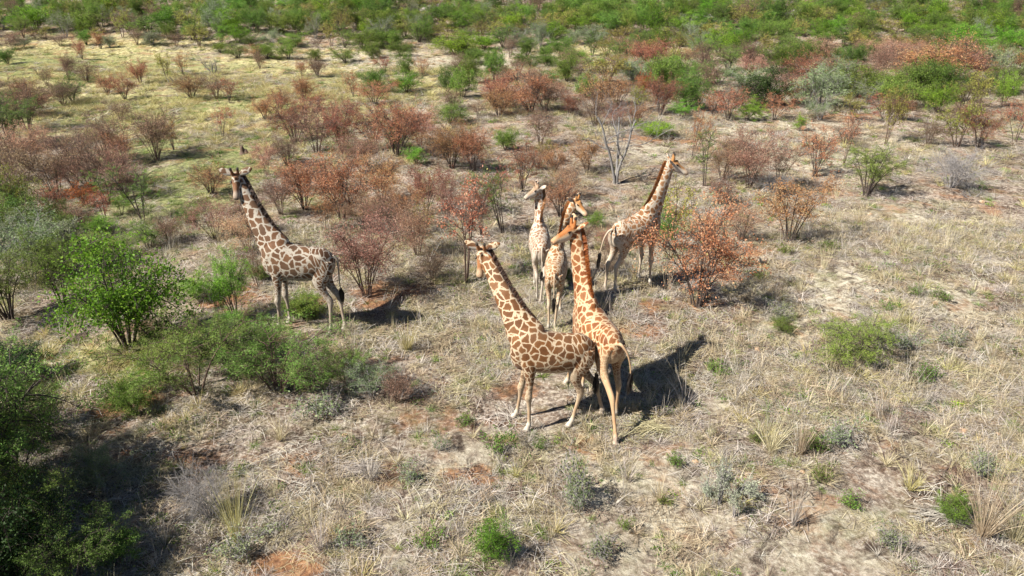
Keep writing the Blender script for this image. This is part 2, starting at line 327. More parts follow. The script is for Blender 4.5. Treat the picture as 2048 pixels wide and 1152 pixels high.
    for spec, k in ((FL, 0), (FL, 1), (HL, 2), (HL, 3)):
        sg = 1 if k % 2 == 0 else -1; q = np.array(spec, float); q[:, 3:] *= 1.1; q[:, 1] *= sg
        f = toL(feet[k]); off = f-np.array([q[-1, 0], q[-1, 1], 0])
        ztop = q[0, 2]; wq = np.clip(1-q[:, 2]/1.75, 0, 1)
        q[:, 0] += off[0]*wq; q[:, 1] += off[1]*wq; q[:, 2] += off[2]*np.clip(1-q[:, 2]/1.2, 0, 1)
        FT.append(f)
        q = cr(q, 4); T = nrm(np.gradient(q[:, :3], axis=0)); Ux = nrm(X3-T*(T@X3)[:, None]); Sy = np.cross(T, Ux)
        flat = q[:, 2]-off[2] < .06; Ux[flat] = X3; Sy[flat] = Y3
        loft(acc, q[:, :3], Ux, Sy, q[:, 3], q[:, 4], 16)
    # tail
    tp = tail or [(-.84,0,2.1),(-.93,0,2.02),(-.97,0,1.8),(-.97,0,1.5),(-.96,0,1.25),(-.95,0,1.12)]
    tq = cr(np.array(tp), 6); rad = np.interp(np.linspace(0, 1, len(tq)), [0,.15,.6,1], [.055,.036,.02,.016])
    T = nrm(np.gradient(tq, axis=0)); Sx = nrm(np.cross(T, np.array([.3, 1, .2]))); Sy = np.cross(T, Sx)
    loft(acc, tq, Sx, Sy, rad, rad, 10)
    V = np.concatenate(acc[0])
    me = mesh_np('giraffe_rough', V, [np.concatenate(acc[1]), np.concatenate(acc[2])])
    tmp = bpy.data.objects.new('giraffe_rough', me); col.objects.link(tmp)
    rm = tmp.modifiers.new('r', 'REMESH'); rm.mode = 'VOXEL'; rm.voxel_size = .0125; rm.use_smooth_shade = True
    smd = tmp.modifiers.new('s', 'SMOOTH'); smd.factor = .5; smd.iterations = 5
    dg = bpy.context.evaluated_depsgraph_get(); body = bpy.data.meshes.new_from_object(tmp.evaluated_get(dg))
    bpy.data.objects.remove(tmp); bpy.data.meshes.remove(me); body.name = 'giraffe'
    nv = len(body.vertices); co = np.empty(nv*3, np.float32); body.vertices.foreach_get('co', co); co = co.reshape(-1, 3).astype(float)
    # coat coordinates: spots shrink down the legs
    x, y, z = co.T
    zz = np.linspace(0, 3, 301); sc_ = np.interp(zz, [0, .9, 1.2, 1.75, 3], [2.6, 2.4, 1.9, 1.0, 1.0]); Fz = np.concatenate([[0], np.cumsum(sc_[:-1]*.01)]); Fz -= np.interp(1.75, zz, Fz)-1.75
    sv = np.interp(z, zz, sc_); zp = np.where(z < 3, np.interp(z, zz, Fz), Fz[-1]+z-3)
    xl = np.where(x > 0, .6, -.6); rump = np.clip((-.35-x)/.4, 0, 1)*np.clip((z-1.2)/.5, 0, 1)
    ysq = 1-.12*np.clip((z-1.5)/.3, 0, 1)*np.clip((x+.75)/.3, 0, 1)
    pat = np.stack([x+(x-xl)*(sv-1), y*ysq+(y-.16*np.sign(y))*(sv-1)*.9, zp], 1)*(1+.28*rump[:, None])+rng.uniform(0, 9, 3)
    # neck parameter
    ih = co-H0; ht, hl, hv = ih@hd, ih@hs, ih@hu
    dN = np.linalg.norm(co[:, None, ::1]-NC[None, ::2], axis=2); near = 0
    dH = np.linalg.norm(co[:, None]-(H0+hd*hp[2:, :1]+hu*hp[2:, 1:2])[None, ::3], axis=2).min(1); dK = np.linalg.norm(co[:, None]-NC[None, :-2], axis=2).min(1)
    inhead = (ht > -.03) & ((dH < dK*.72) | ((np.abs(hl) > .15) & (ht < .22) & (dK > .12))) & (hv > -.22) & (np.abs(hl) < .47) & (hv > -.26) & (np.linalg.norm(ih, axis=1) < .8)
    ear = inhead & (np.abs(hl) > .135) & (ht < .1+.6*(np.abs(hl)-.135))
    hornm = np.zeros(nv); hornr = np.zeros(nv)
    for b0, d in horns:
        u = (co-b0)@d; r = np.linalg.norm(co-b0-u[:, None]*d, axis=1); hornr = np.maximum(hornr, ((r < .055) & (u > .03)).astype(float))
        hornm = np.maximum(hornm, (r < .05)*np.clip((u-.17*horn)/.03, 0, 1))
    head = inhead | (hornr > 0)
    belly = np.clip((1.62-z)/.12, 0, 1)*(np.abs(x) < .45)*(z > 1.3)
    R_ = np.ones(nv); fade = np.interp(z, [.62, 1.02, 1.3], [0, .55*leg_pat, 1]); R_ *= fade*(1-belly*.8)
    inner = np.clip((.1-np.abs(y))/.08, 0, 1)*(z < 1.75)*(z > .9); R_ *= 1-.7*inner
    R_ *= 1-rump_pale*np.clip((-.62-x)/.15, 0, 1)*np.clip((2.0-z)/.25, 0, 1)
    tl = (x < -.9); R_[tl & (z < 2.3)] = 0
    R_[head] *= np.clip(.7-ht[head]*2., 0, .8)
    G_ = np.zeros(nv)
    crown = head & ~ear; rel = (hv-np.interp(ht, hp[:, 0], hp[:, 1]))/np.interp(ht, hp[:, 0], hp[:, 2]); rel = np.clip(rel, -1.5, 1.5); G_[crown] = np.clip((rel[crown]-.3)/.35, 0, 1)*np.interp(ht[crown], [-.1, -.03, .42, .52], [.5, 1, 1, .4])
    G_ = np.maximum(G_, hornr*(1-hornm)); 
    G_[crown] = np.maximum(G_[crown], .45*np.clip((ht[crown]-.5)/.08, 0, 1))
    G_[tl & (z < 2.1)] = .25
    B_ = hornm.copy()
    R_[ear] = 0
    for k, (b0, d) in enumerate(horns): pass
    # ear: inner (front) face dark, edge and back white
    me_n = np.empty(nv*3, np.float32); body.vertices.foreach_get('normal', me_n); me_n = me_n.reshape(-1, 3)
    inn = ear & ((me_n@(hd*.5+hu*.87)) > .4) & (np.abs(hl) > .13) & (np.abs(hl) < .38); B_[inn] = .55; G_[ear] = 0
    nos = head & (ht > .6) & (np.abs(np.abs(hl)-.028) < .02) & (hv > -.1) & (hv < -.045); B_[nos] = .8
    mouth = head & (ht > .5) & (np.abs(hv+.098) < .01); B_[mouth] = .55
    for f in FT:
        d = np.linalg.norm(co[:, :2]-f[:2], axis=1); B_ = np.maximum(B_, ((d < .16) & (z-f[2] < .055))*.55)
    legc = np.clip((.9-z)/.5, 0, 1)*(.4*leg_pat+.1)*np.clip((z-.25)/.2, 0, 1); G_ = np.maximum(G_, legc*(~head))
    wt = np.zeros(nv); wt[crown] = np.clip((.25-rel[crown])/.4, 0, .62)*np.interp(ht[crown], [-.1, 0, .45, .55], [0, .8, 1, .3]); wt[ear] = 1
    for f in FT: wt = np.maximum(wt, np.clip((.30-(z-f[2]))/.14, 0, .75)*(np.linalg.norm(co[:, :2]-f[:2], axis=1) < .25))
    a = body.attributes.new('whit', 'FLOAT', 'POINT'); a.data.foreach_set('value', wt.astype(np.float32))
    a = body.attributes.new('pat', 'FLOAT_VECTOR', 'POINT'); a.data.foreach_set('vector', pat.astype(np.float32).ravel())
    a = body.attributes.new('zones', 'FLOAT_COLOR', 'POINT'); a.data.foreach_set('color', np.stack([R_, G_, B_, np.ones(nv)], 1).astype(np.float32).ravel())
    body.materials.clear(); body.materials.append(coatm)
    g = bpy.data.objects.new('giraffe', body); col.objects.link(g)
    g.location = origin; g.rotation_euler = (0, 0, heading); g.scale = (s, s, s)
    tag(g, label, 'giraffe', 'giraffes standing in the clearing')
    # mane: short stiff hairs along the back of the neck
    hm = hair_mat('mane_hair', *manecols)
    nb = 2600; u = rng.uniform(.2, 1.0, nb); ii = u*(len(NC)-1); i0 = ii.astype(int).clip(0, len(NC)-2); fr = (ii-i0)[:, None]
    pc = NC[i0]*(1-fr)+NC[i0+1]*fr; uu = nrm(Uu[i0]*(1-fr)+Uu[i0+1]*fr); ss = S[i0]; tn = Tn[i0]; rad = (ra[i0]*(1-fr[:, 0])+ra[i0+1]*fr[:, 0])
    root = pc+uu*(rad*np.interp(u, [.2, .4], [.97, .91]))[:, None]+ss*rng.normal(0, .011, nb)[:, None]
    L = rng.uniform(.05, .1, nb)*np.interp(u, [.2, .4, .9, 1], [.2, 1, 1, .8]); dirn = nrm(uu+tn*rng.normal(.25, .12, nb)[:, None]+ss*rng.normal(0, .16, nb)[:, None])
    wv = nrm(np.cross(dirn, rng.normal(size=(nb, 3))))*.009
    L = L+rad*.1*np.interp(u, [.2, .35], [0, 1])
    Vm = np.concatenate([root-wv, root+wv, root+dirn*L[:, None]+wv*.3, root+dirn*L[:, None]-wv*.3]); ar = np.arange(nb)
    rb_ = cr([(0,)], 1) if False else None
    mm = mesh_np('mane', Vm, [np.stack([ar, ar+nb, ar+2*nb, ar+3*nb], 1)], [hm], fattr=rng.random(nb))
    link(bpy.data.objects.new('mane', mm), g)
    # tail tuft
    e0 = tq[-1]; et = nrm(tq[-1]-tq[-4]); nb = 240; L = rng.uniform(.22, .48, nb)*tuft
    d = nrm(np.array([et*.4+np.array([0, 0, -.9])])+rng.normal(0, .07, (nb, 3))); root = e0-et*rng.uniform(0, .16, nb)[:, None]+rng.normal(0, .016, (nb, 3)); wv = nrm(np.cross(d, rng.normal(size=(nb, 3))))*.011
    mid = root+d*(L*.5)[:, None]+rng.normal(0, .012, (nb, 3)); tip = root+nrm(d+np.array([0, 0, -.6]))*L[:, None]; ar = np.arange(nb)
    Vm = np.concatenate([root-wv, root+wv, mid+wv, mid-wv, tip]); 
    mm = mesh_np('tail_tuft', Vm, [np.stack([ar, ar+nb, ar+2*nb, ar+3*nb], 1), np.stack([ar+3*nb, ar+2*nb, ar+4*nb], 1)], [tuft_m], fattr=rng.random(2*nb))
    link(bpy.data.objects.new('tail_tuft', mm), g)
    # eyes with the heavy dark lash line
    for sg in (-1, 1):
        acc2 = ([], [], []); c0 = H0+hd*.196+hs*sg*.109+hu*.031
        q = cr([(-.03,.004),(-.018,.022),(0,.03),(.018,.022),(.03,.004)], 3); loft(acc2, c0+hs*q[:, :1]*.6, hd, hu, q[:, 1]*1.2, q[:, 1]*.9, 12)
        q = cr([(-.055,.002),(-.03,.013),(0,.017),(.03,.013),(.06,.003)], 3); loft(acc2, c0+hs*sg*.008+hu*(.02-3*q[:, :1]**2)+hd*(q[:, :1]+.005), hs, hu, q[:, 1]*1.2, q[:, 1]*.6, 8)
        em = mesh_np('eye', np.concatenate(acc2[0]), [np.concatenate(acc2[1]), np.concatenate(acc2[2])], [eye_m], True)
        link(bpy.data.objects.new('eye', em), g)
    return g
def W(x, y, z=0): return np.array([x, y, float(gh(x, y))+z])
def hv_(az, el): return np.array([math.cos(R(az))*math.cos(R(el)), math.sin(R(az))*math.cos(R(el)), math.sin(R(el))])
def ft(*p): return [W(*q) for q in p]
GA = []
def polz(px, py, z): return at(px, py, z)
coat1 = coat('brown_patched_coat', (.085, .037, .015), (.15, .064, .024), (.41, .36, .29), (.15, .055, .016), 5.1, .058)
coat2 = coat('amber_patched_coat', (.115, .042, .011), (.2, .08, .022), (.50, .39, .26), (.26, .10, .03), 5.3, .045)
coat3 = coat('orange_patched_coat', (.19, .054, .012), (.27, .098, .026), (.52, .37, .22), (.36, .12, .025), 6.0, .06)
coat4 = coat('faint_patched_coat', (.24, .12, .065), (.33, .19, .11), (.48, .42, .34), (.38, .25, .16), 6.5, .08)
coat5 = coat('honey_patched_coat', (.24, .098, .03), (.32, .155, .06), (.50, .40, .28), (.42, .19, .06), 6.5, .065)
coat6 = coat('tawny_patched_coat', (.26, .115, .042), (.35, .19, .09), (.48, .41, .32), (.38, .18, .06), 6.2, .08)
g = giraffe('dark brown patched giraffe side-on at far left, looking at the camera beside a lime sapling', W(-5.38, 17.62), R(179), .98,
    ft((-6.2,17.45),(-6.02,17.9),(-4.79,17.27),(-4.46,17.6)), polz(473,352,4.0), hv_(-82,-42), coat1, ((.02,.012,.008),(.075,.035,.02)), seed=4, tuft=.7,
    tail=[(-.84,0,2.1),(-.94,0,2.0),(-.96,0,1.75),(-.95,0,1.4),(-.96,0,1.15),(-.97,0,1.02)])
g = giraffe('amber giraffe side-on at front centre, facing the camera with both ears spread', W(.90, 13.52), R(185), .93,
    ft((.3,13.21),(.02,13.73),(1.21,13.41),(1.97,13.8)), polz(965,500,3.55), hv_(-100,-48), coat2, ((.02,.011,.007),(.09,.035,.015)), seed=5)
g = giraffe('bright orange giraffe seen from behind at front, head turned left, tail swinging right', W(1.85, 14.15), R(112), .95,
    ft((1.25,15.05),(1.58,14.77),(2.16,12.82),(2.25,13.76)), polz(1150,458,3.78), hv_(205,-14), coat3, ((.2,.05,.01),(.40,.12,.02)), seed=9, rump_pale=.55, ears=(.35,.3),
    tail=[(-.84,0,2.1),(-.95,-.06,2.08),(-1.03,-.16,1.9),(-1.05,-.24,1.6),(-1.04,-.27,1.35),(-1.03,-.27,1.25)])
g = giraffe('pale young giraffe with near-white rump behind the others, head turned to the left', W(.80, 20.0), R(92), .82,
    ft((.68,20.6),(.95,20.5),(.73,19.6),(.80,19.3)), polz(1078,377,3.0), hv_(205,-20), coat4, ((.25,.11,.04),(.42,.2,.08)), seed=12, leg_pat=.2, rump_pale=1.0, horn=.8, tuft=.6)
g = giraffe('young honey coloured giraffe seen from behind, looking right over the orange giraffe', W(1.17, 18.35), R(84), .80,
    ft((1.02,18.95),(1.35,18.75),(.98,17.75),(1.14,17.8)), polz(1150,402,3.06), hv_(-38,-32), coat5, ((.3,.11,.03),(.48,.19,.06)), seed=15, leg_pat=.5)
g = giraffe('tawny giraffe at right beside a russet tree, seen in profile facing right', W(3.52, 20.35), R(33), .94,
    ft((3.9,20.85),(4.2,20.5),(2.77,20.0),(3.05,19.85)), polz(1341,325,3.72), hv_(-4,-24), coat6, ((.26,.09,.025),(.42,.16,.05)), seed=21, leg_pat=.5, rump_pale=.8,
    tail=[(-.84,0,2.12),(-.98,.04,2.06),(-1.1,.08,1.85),(-1.16,.12,1.55),(-1.2,.14,1.35),(-1.22,.14,1.25)])

# ---------------------------------------------------------------- plants
def tubes(P, r0, r1, sides):
    """P (n,k,3) polylines -> verts, quads"""
    n_, k, _ = P.shape
    T = nrm(np.gradient(P, axis=1)); ref = np.array([.31, .87, .38])
    A = nrm(np.cross(T, ref)); Bv = np.cross(T, A)
    a = np.linspace(0, 2*np.pi, sides, endpoint=False); tt = np.linspace(0, 1, k)[None]
    r = (r0[:, None]*(1-tt)+r1[:, None]*tt)[:, :, None, None]
    V = P[:, :, None]+A[:, :, None]*np.cos(a)[None, None, :, None]*r+Bv[:, :, None]*np.sin(a)[None, None, :, None]*r
    i = np.arange(n_*k*sides).reshape(n_, k, sides); j = np.roll(i, -1, 2)
    return V.reshape(-1, 3), np.stack([i[:, :-1], j[:, :-1], j[:, 1:], i[:, 1:]], -1).reshape(-1, 4)
def bez(a, c, b, k):
    t = np.linspace(0, 1, k)[None, :, None]; return (1-t)**2*a[:, None]+2*(1-t)*t*c[:, None]+t*t*b[:, None]
def rdir(rng, n_, up=0.):
    v = rng.normal(size=(n_, 3)); v[:, 2] += up; return nrm(v)
def plant_mesh(rng, H, Wd, n0, n1, n2, r, nleaf, lsz, lfac=.5, z0=.35, wig=.10, flat=0., l1=.34, l2=.17, jit=.03, clump=.0, arch=0., top=.75, thin=1.0):
    # main stems reach for points of a lopsided crown
    az = rng.permutation(n0)*2*np.pi/n0+rng.normal(0, .35, n0); rad = np.sqrt(rng.uniform(.03, 1, n0))*Wd/2*.8
    lob = 1+.16*np.sin(az*2+rng.uniform(0, 6))+.12*np.sin(az*3+rng.uniform(0, 6))
    zt = H*(z0+(.92-z0)*rng.uniform(.6, 1., n0)*np.sqrt(np.clip(1-(rad/(Wd*.5))**2, .08, 1))*lob); rad *= lob
    b0 = np.stack([np.cos(az)*.05*Wd, np.sin(az)*.05*Wd, np.full(n0, -.08)], 1)*rng.uniform(.3, 1, (n0, 1))
    T0 = np.stack([np.cos(az)*rad, np.sin(az)*rad, zt], 1)
    c0 = b0+(T0-b0)*np.array([.38, .38, .72+arch]); P0 = bez(b0, c0, T0, 9)+np.cumsum(rng.normal(0, wig*.12, (n0, 9, 3)), 1)*np.linspace(0, 1, 9)[None, :, None]
    def kids(P, m, t0, t1, ln, upb):
        nn = len(P); k = P.shape[1]; t = rng.uniform(t0, t1, (nn, m)); f = t*(k-1); i = f.astype(int).clip(0, k-2); fr = (f-i)[..., None]
        ii = np.arange(nn)[:, None]; p = P[ii, i]*(1-fr)+P[ii, i+1]*fr; d = nrm(P[ii, i+1]-P[ii, i])
        p = p.reshape(-1, 3); d = d.reshape(-1, 3); out_ = p*np.array([1, 1, 0]); out_ = out_/(Wd*.5)
        q = nrm(d*.4+rdir(rng, len(p))*.85+out_*.45+np.array([0, 0, upb])); q[:, 2] *= (1-flat*.7)
        L = ln*rng.uniform(.5, 1.25, (len(p), 1)); e = p+q*L; c = p+nrm(q+np.array([0, 0, .3]))*L*.5+rng.normal(0, wig*.15, p.shape)*L
        zmin = .06+z0*H*.35; e[:, 2] = np.maximum(e[:, 2], zmin*rng.uniform(.6, 1.3, len(p))); return bez(p, c, e, 5)
    P1 = kids(P0, n1, .25+.3*z0, 1., l1*H, .16); P2 = kids(P1, n2, .2, 1., l2*H, .15)
    V0, F0 = tubes(P0, np.full(n0, r), np.full(n0, r*.35), 6); V1, F1 = tubes(P1, np.full(len(P1), r*.42*thin), np.full(len(P1), r*.14), 4)
    V2, F2 = tubes(P2, np.full(len(P2), max(r*.15, .0035)), np.full(len(P2), .0022), 3)
    VB = np.concatenate([V0, V1, V2]); FB = np.concatenate([F0, F1+len(V0), F2+len(V0)+len(V1)])
    if not nleaf: return (VB, FB), None
    TW = np.concatenate([P2, P1]); wgt = np.concatenate([np.ones(len(P2)), np.full(len(P1), .8)])*rng.uniform(.15, 1, len(TW))**(1+clump*3)
    it = rng.choice(len(TW), nleaf, p=wgt/wgt.sum()); t = rng.uniform(.2, 1.05, nleaf)*4; i = t.astype(int).clip(0, 3); fr = (t-i)[:, None]
    c = TW[it, i]*(1-fr)+TW[it, i+1]*fr+rng.normal(0, jit, (nleaf, 3))*np.array([1, 1, 1-flat*.6])
    a = rdir(rng, nleaf, -.15); a[:, 2] *= (1-flat*.8); a = nrm(a); nn = rdir(rng, nleaf, .5+flat*2.5); b = nrm(np.cross(nn, a))
    s = lsz*rng.uniform(.6, 1.35, (nleaf, 1)); fold = nn*s*.12
    VL = np.concatenate([c-a*s, c+b*s*lfac+fold, c+a*s, c-b*s*lfac+fold]); k = np.arange(nleaf)
    FL_ = np.stack([k, k+nleaf, k+2*nleaf, k+3*nleaf], 1)
    tone = (rng.uniform(0, 1, len(TW))[it]*.45+rng.uniform(0, 1, nleaf)*.55)
    return (VB, FB), (VL, FL_, tone)
KIND = {
 # mesh keyword arguments, leaf material, bark
 'russet': (dict(H=2.3, Wd=2.6, n0=14, n1=9, n2=6, r=.02, nleaf=10000, lsz=.024, z0=.32, clump=.35, jit=.06), 'russet', 'dark'),
 'pink':   (dict(H=2.2, Wd=2.6, n0=13, n1=9, n2=7, r=.016, nleaf=9500, lsz=.022, z0=.26, clump=.3, jit=.06), 'pink', 'brown'),
 'brown':  (dict(H=2.1, Wd=2.5, n0=15, n1=9, n2=8, r=.015, nleaf=3800, lsz=.023, z0=.28, clump=.4, jit=.05), 'brown', 'brown'),
 'sparse': (dict(H=2.4, Wd=2.2, n0=7, n1=9, n2=6, r=.022, nleaf=3600, lsz=.028, z0=.35, clump=.8, jit=.04), 'russet', 'dark'),
 'orange': (dict(H=1.5, Wd=1.8, n0=10, n1=7, n2=6, r=.015, nleaf=3600, lsz=.028, z0=.2, clump=.4), 'orange', 'red'),
 'leafy':  (dict(H=2.6, Wd=3.0, n0=13, n1=9, n2=6, r=.028, nleaf=10500, lsz=.036, lfac=.55, z0=.2, jit=.09, clump=.35), 'green', 'dark'),
 'mid':    (dict(H=2.4, Wd=2.6, n0=13, n1=8, n2=6, r=.024, nleaf=12000, lsz=.034, z0=.12, jit=.09, clump=.35), 'mid', 'dark'),
 'dense':  (dict(H=2.6, Wd=2.8, n0=16, n1=9, n2=6, r=.03, nleaf=17000, lsz=.036, z0=.03, jit=.09, clump=.3), 'dark', 'dark'),
 'greyg':  (dict(H=2.2, Wd=2.8, n0=10, n1=8, n2=7, r=.024, nleaf=9000, lsz=.028, z0=.15, jit=.06, clump=.4), 'grey', 'grey'),
 'lime':   (dict(H=2.0, Wd=1.9, n0=7, n1=9, n2=7, r=.018, nleaf=12000, lsz=.022, lfac=.4, z0=.32, jit=.05, clump=.5, flat=.3), 'lime', 'dark'),
 'yellow': (dict(H=1.8, Wd=2.0, n0=7, n1=8, n2=6, r=.018, nleaf=2400, lsz=.03, z0=.25, jit=.04, clump=.8), 'yellow', 'brown'),
 'acacia': (dict(H=2.5, Wd=3.0, n0=10, n1=9, n2=8, r=.028, nleaf=17000, lsz=.027, lfac=.28, z0=.22, flat=.5, jit=.05, clump=.7, l1=.36), 'feather', 'dark'),
 'sprawl': (dict(H=1.9, Wd=3.6, n0=11, n1=10, n2=9, r=.026, nleaf=16000, lsz=.026, lfac=.26, z0=.14, flat=.5, jit=.05, clump=.8, l1=.42, l2=.2), 'feather', 'brown'),
 'thorn':  (dict(H=2.4, Wd=2.0, n0=4, n1=10, n2=7, r=.028, nleaf=3600, lsz=.026, lfac=.3, z0=.35, flat=.5, clump=1.0), 'mid', 'dark'),
 'bare':   (dict(H=1.7, Wd=2.6, n0=14, n1=11, n2=11, r=.02, nleaf=0, lsz=.02, z0=.3, l1=.4, l2=.22), None, 'grey'),
 'sapling':(dict(H=2.6, Wd=.9, n0=4, n1=8, n2=5, r=.018, nleaf=1100, lsz=.024, z0=.4, clump=.5, l1=.2, l2=.12), 'russet', 'brown'),
 'silver': (dict(H=1.0, Wd=.5, n0=18, n1=5, n2=3, r=.008, nleaf=1700, lsz=.019, lfac=.4, z0=.1, jit=.015, l1=.16, l2=.1, arch=.1), 'silver', 'grey'),
 'herb':   (dict(H=.5, Wd=.8, n0=12, n1=5, n2=3, r=.007, nleaf=750, lsz=.02, lfac=.6, z0=.05, jit=.03), 'mid', 'brown'),
 'dullherb':(dict(H=.5, Wd=.8, n0=14, n1=5, n2=3, r=.006, nleaf=650, lsz=.020, z0=.05, jit=.03), 'grey', 'grey'),
}
LIB = {}
prng = np.random.default_rng(77)
def lib(kind, nv=3):
    if kind in ('russet', 'pink', 'brown', 'mid'): nv = 5
    if kind not in LIB:
        kw, lm, bk = KIND[kind]; LIB[kind] = []
        for v in range(nv):
            k2 = dict(kw); k2['n0'] = max(3, int(kw['n0']*(.6, 1, 1.3, .8, 1.1)[v])); k2['z0'] = kw['z0']*(1.25, .8, 1, .6, 1.1)[v]; k2['nleaf'] = int(kw['nleaf']*(.7, 1, 1.15, .85, .6)[v]); k2['wig'] = .1+.05*v
            (vb, fb), lf = plant_mesh(prng, **k2)
            va = lf[0] if lf else vb
            mx_ = va[:, :2].mean(0); vb[:, :2] -= mx_
            if lf: lf[0][:, :2] -= mx_
            mb = mesh_np('branches', vb, [fb], [BK[bk]], True); ml = mesh_np('foliage', lf[0], [lf[1]], [LF[lm]], False, fattr=lf[2]) if lf else None
            He = float(np.percentile(va[:, 2], 99)); We = float(2*np.percentile(np.hypot(va[:, 0], va[:, 1]), 95))
            LIB[kind].append((mb, ml, He, We))
    return LIB[kind]
NAME = dict(russet='russet_shrub', pink='pinkish_shrub', brown='brown_shrub', sparse='thin_russet_shrub', orange='orange_shrub', leafy='leafy_bush', mid='green_bush', dense='dark_green_bush', greyg='grey_green_bush',
    lime='lime_green_shrub', yellow='yellow_green_shrub', acacia='feathery_acacia', sprawl='sprawling_acacia', thorn='thorn_tree', bare='bare_grey_shrub', sapling='slender_sapling', silver='silver_shrub', herb='green_herb', dullherb='grey_green_herb')
DESC = dict(russet='russet-leaved shrub on thin dark stems', pink='pinkish brown twiggy shrub', brown='dull brown almost leafless shrub', sparse='sparse rust-leaved shrub with open dark branches', orange='bright orange-brown low shrub',
    leafy='bright green leafy bush', mid='mid green rounded bush', dense='very dark green dense bush', greyg='grey-green hazy bush', lime='lime green feathery shrub', yellow='yellow-green thin shrub', acacia='feathery green acacia bush',
    sprawl='wide sprawling feathery acacia', thorn='open thorn tree with sparse green leaf', bare='silvery leafless shrub', sapling='tall slender rust-coloured sapling', silver='pale silvery-green soft shrub', herb='low fresh green leafy plant', dullherb='low grey-green tufted plant')
PL_ = []
def plant(kind, px, pb, ptop, wpx, label=None, group=None, rot=None, var=None, lowcrown=None):
    p = at(px, pb); dep = (p-np.array([0, 0, CAMH])) @ fw
    h = 2.5
    for _ in range(4):
        ty = proj(p+np.array([0, 0, h]))[1]; h *= (pb-ptop)/max(pb-ty, 1)
    plant_at(kind, p, h, wpx*dep/FPX*(1.08 if kind in ('russet', 'pink', 'brown', 'sparse') else 1.05), label, group, rot, var, (px, pb))
def plant_at(kind, p, h, wd, label=None, group=None, rot=None, var=None, pix=None):
    vs = lib(kind); mb, ml, H, Wd = vs[prng.integers(len(vs)) if var is None else var]
    e = bpy.data.objects.new(NAME[kind], None); e.empty_display_size = .2; col.objects.link(e)
    e.location = p; e.rotation_euler = (prng.normal(0, .06), prng.normal(0, .06), prng.uniform(0, 6.28) if rot is None else rot)
    e.scale = (wd/Wd, wd/Wd, h/H*.98)
    link(bpy.data.objects.new('branches', mb), e)
    if ml: link(bpy.data.objects.new('foliage', ml), e)
    tag(e, None, {'dense': 'bush', 'mid': 'bush', 'leafy': 'bush', 'greyg': 'bush', 'thorn': 'tree', 'sapling': 'sapling', 'herb': 'plant', 'dullherb': 'plant'}.get(kind, 'shrub'))
    PL_.append(dict(o=e, kind=kind, px=pix[0], py=pix[1], h=h, w=wd, label=label, group=group))
    return e
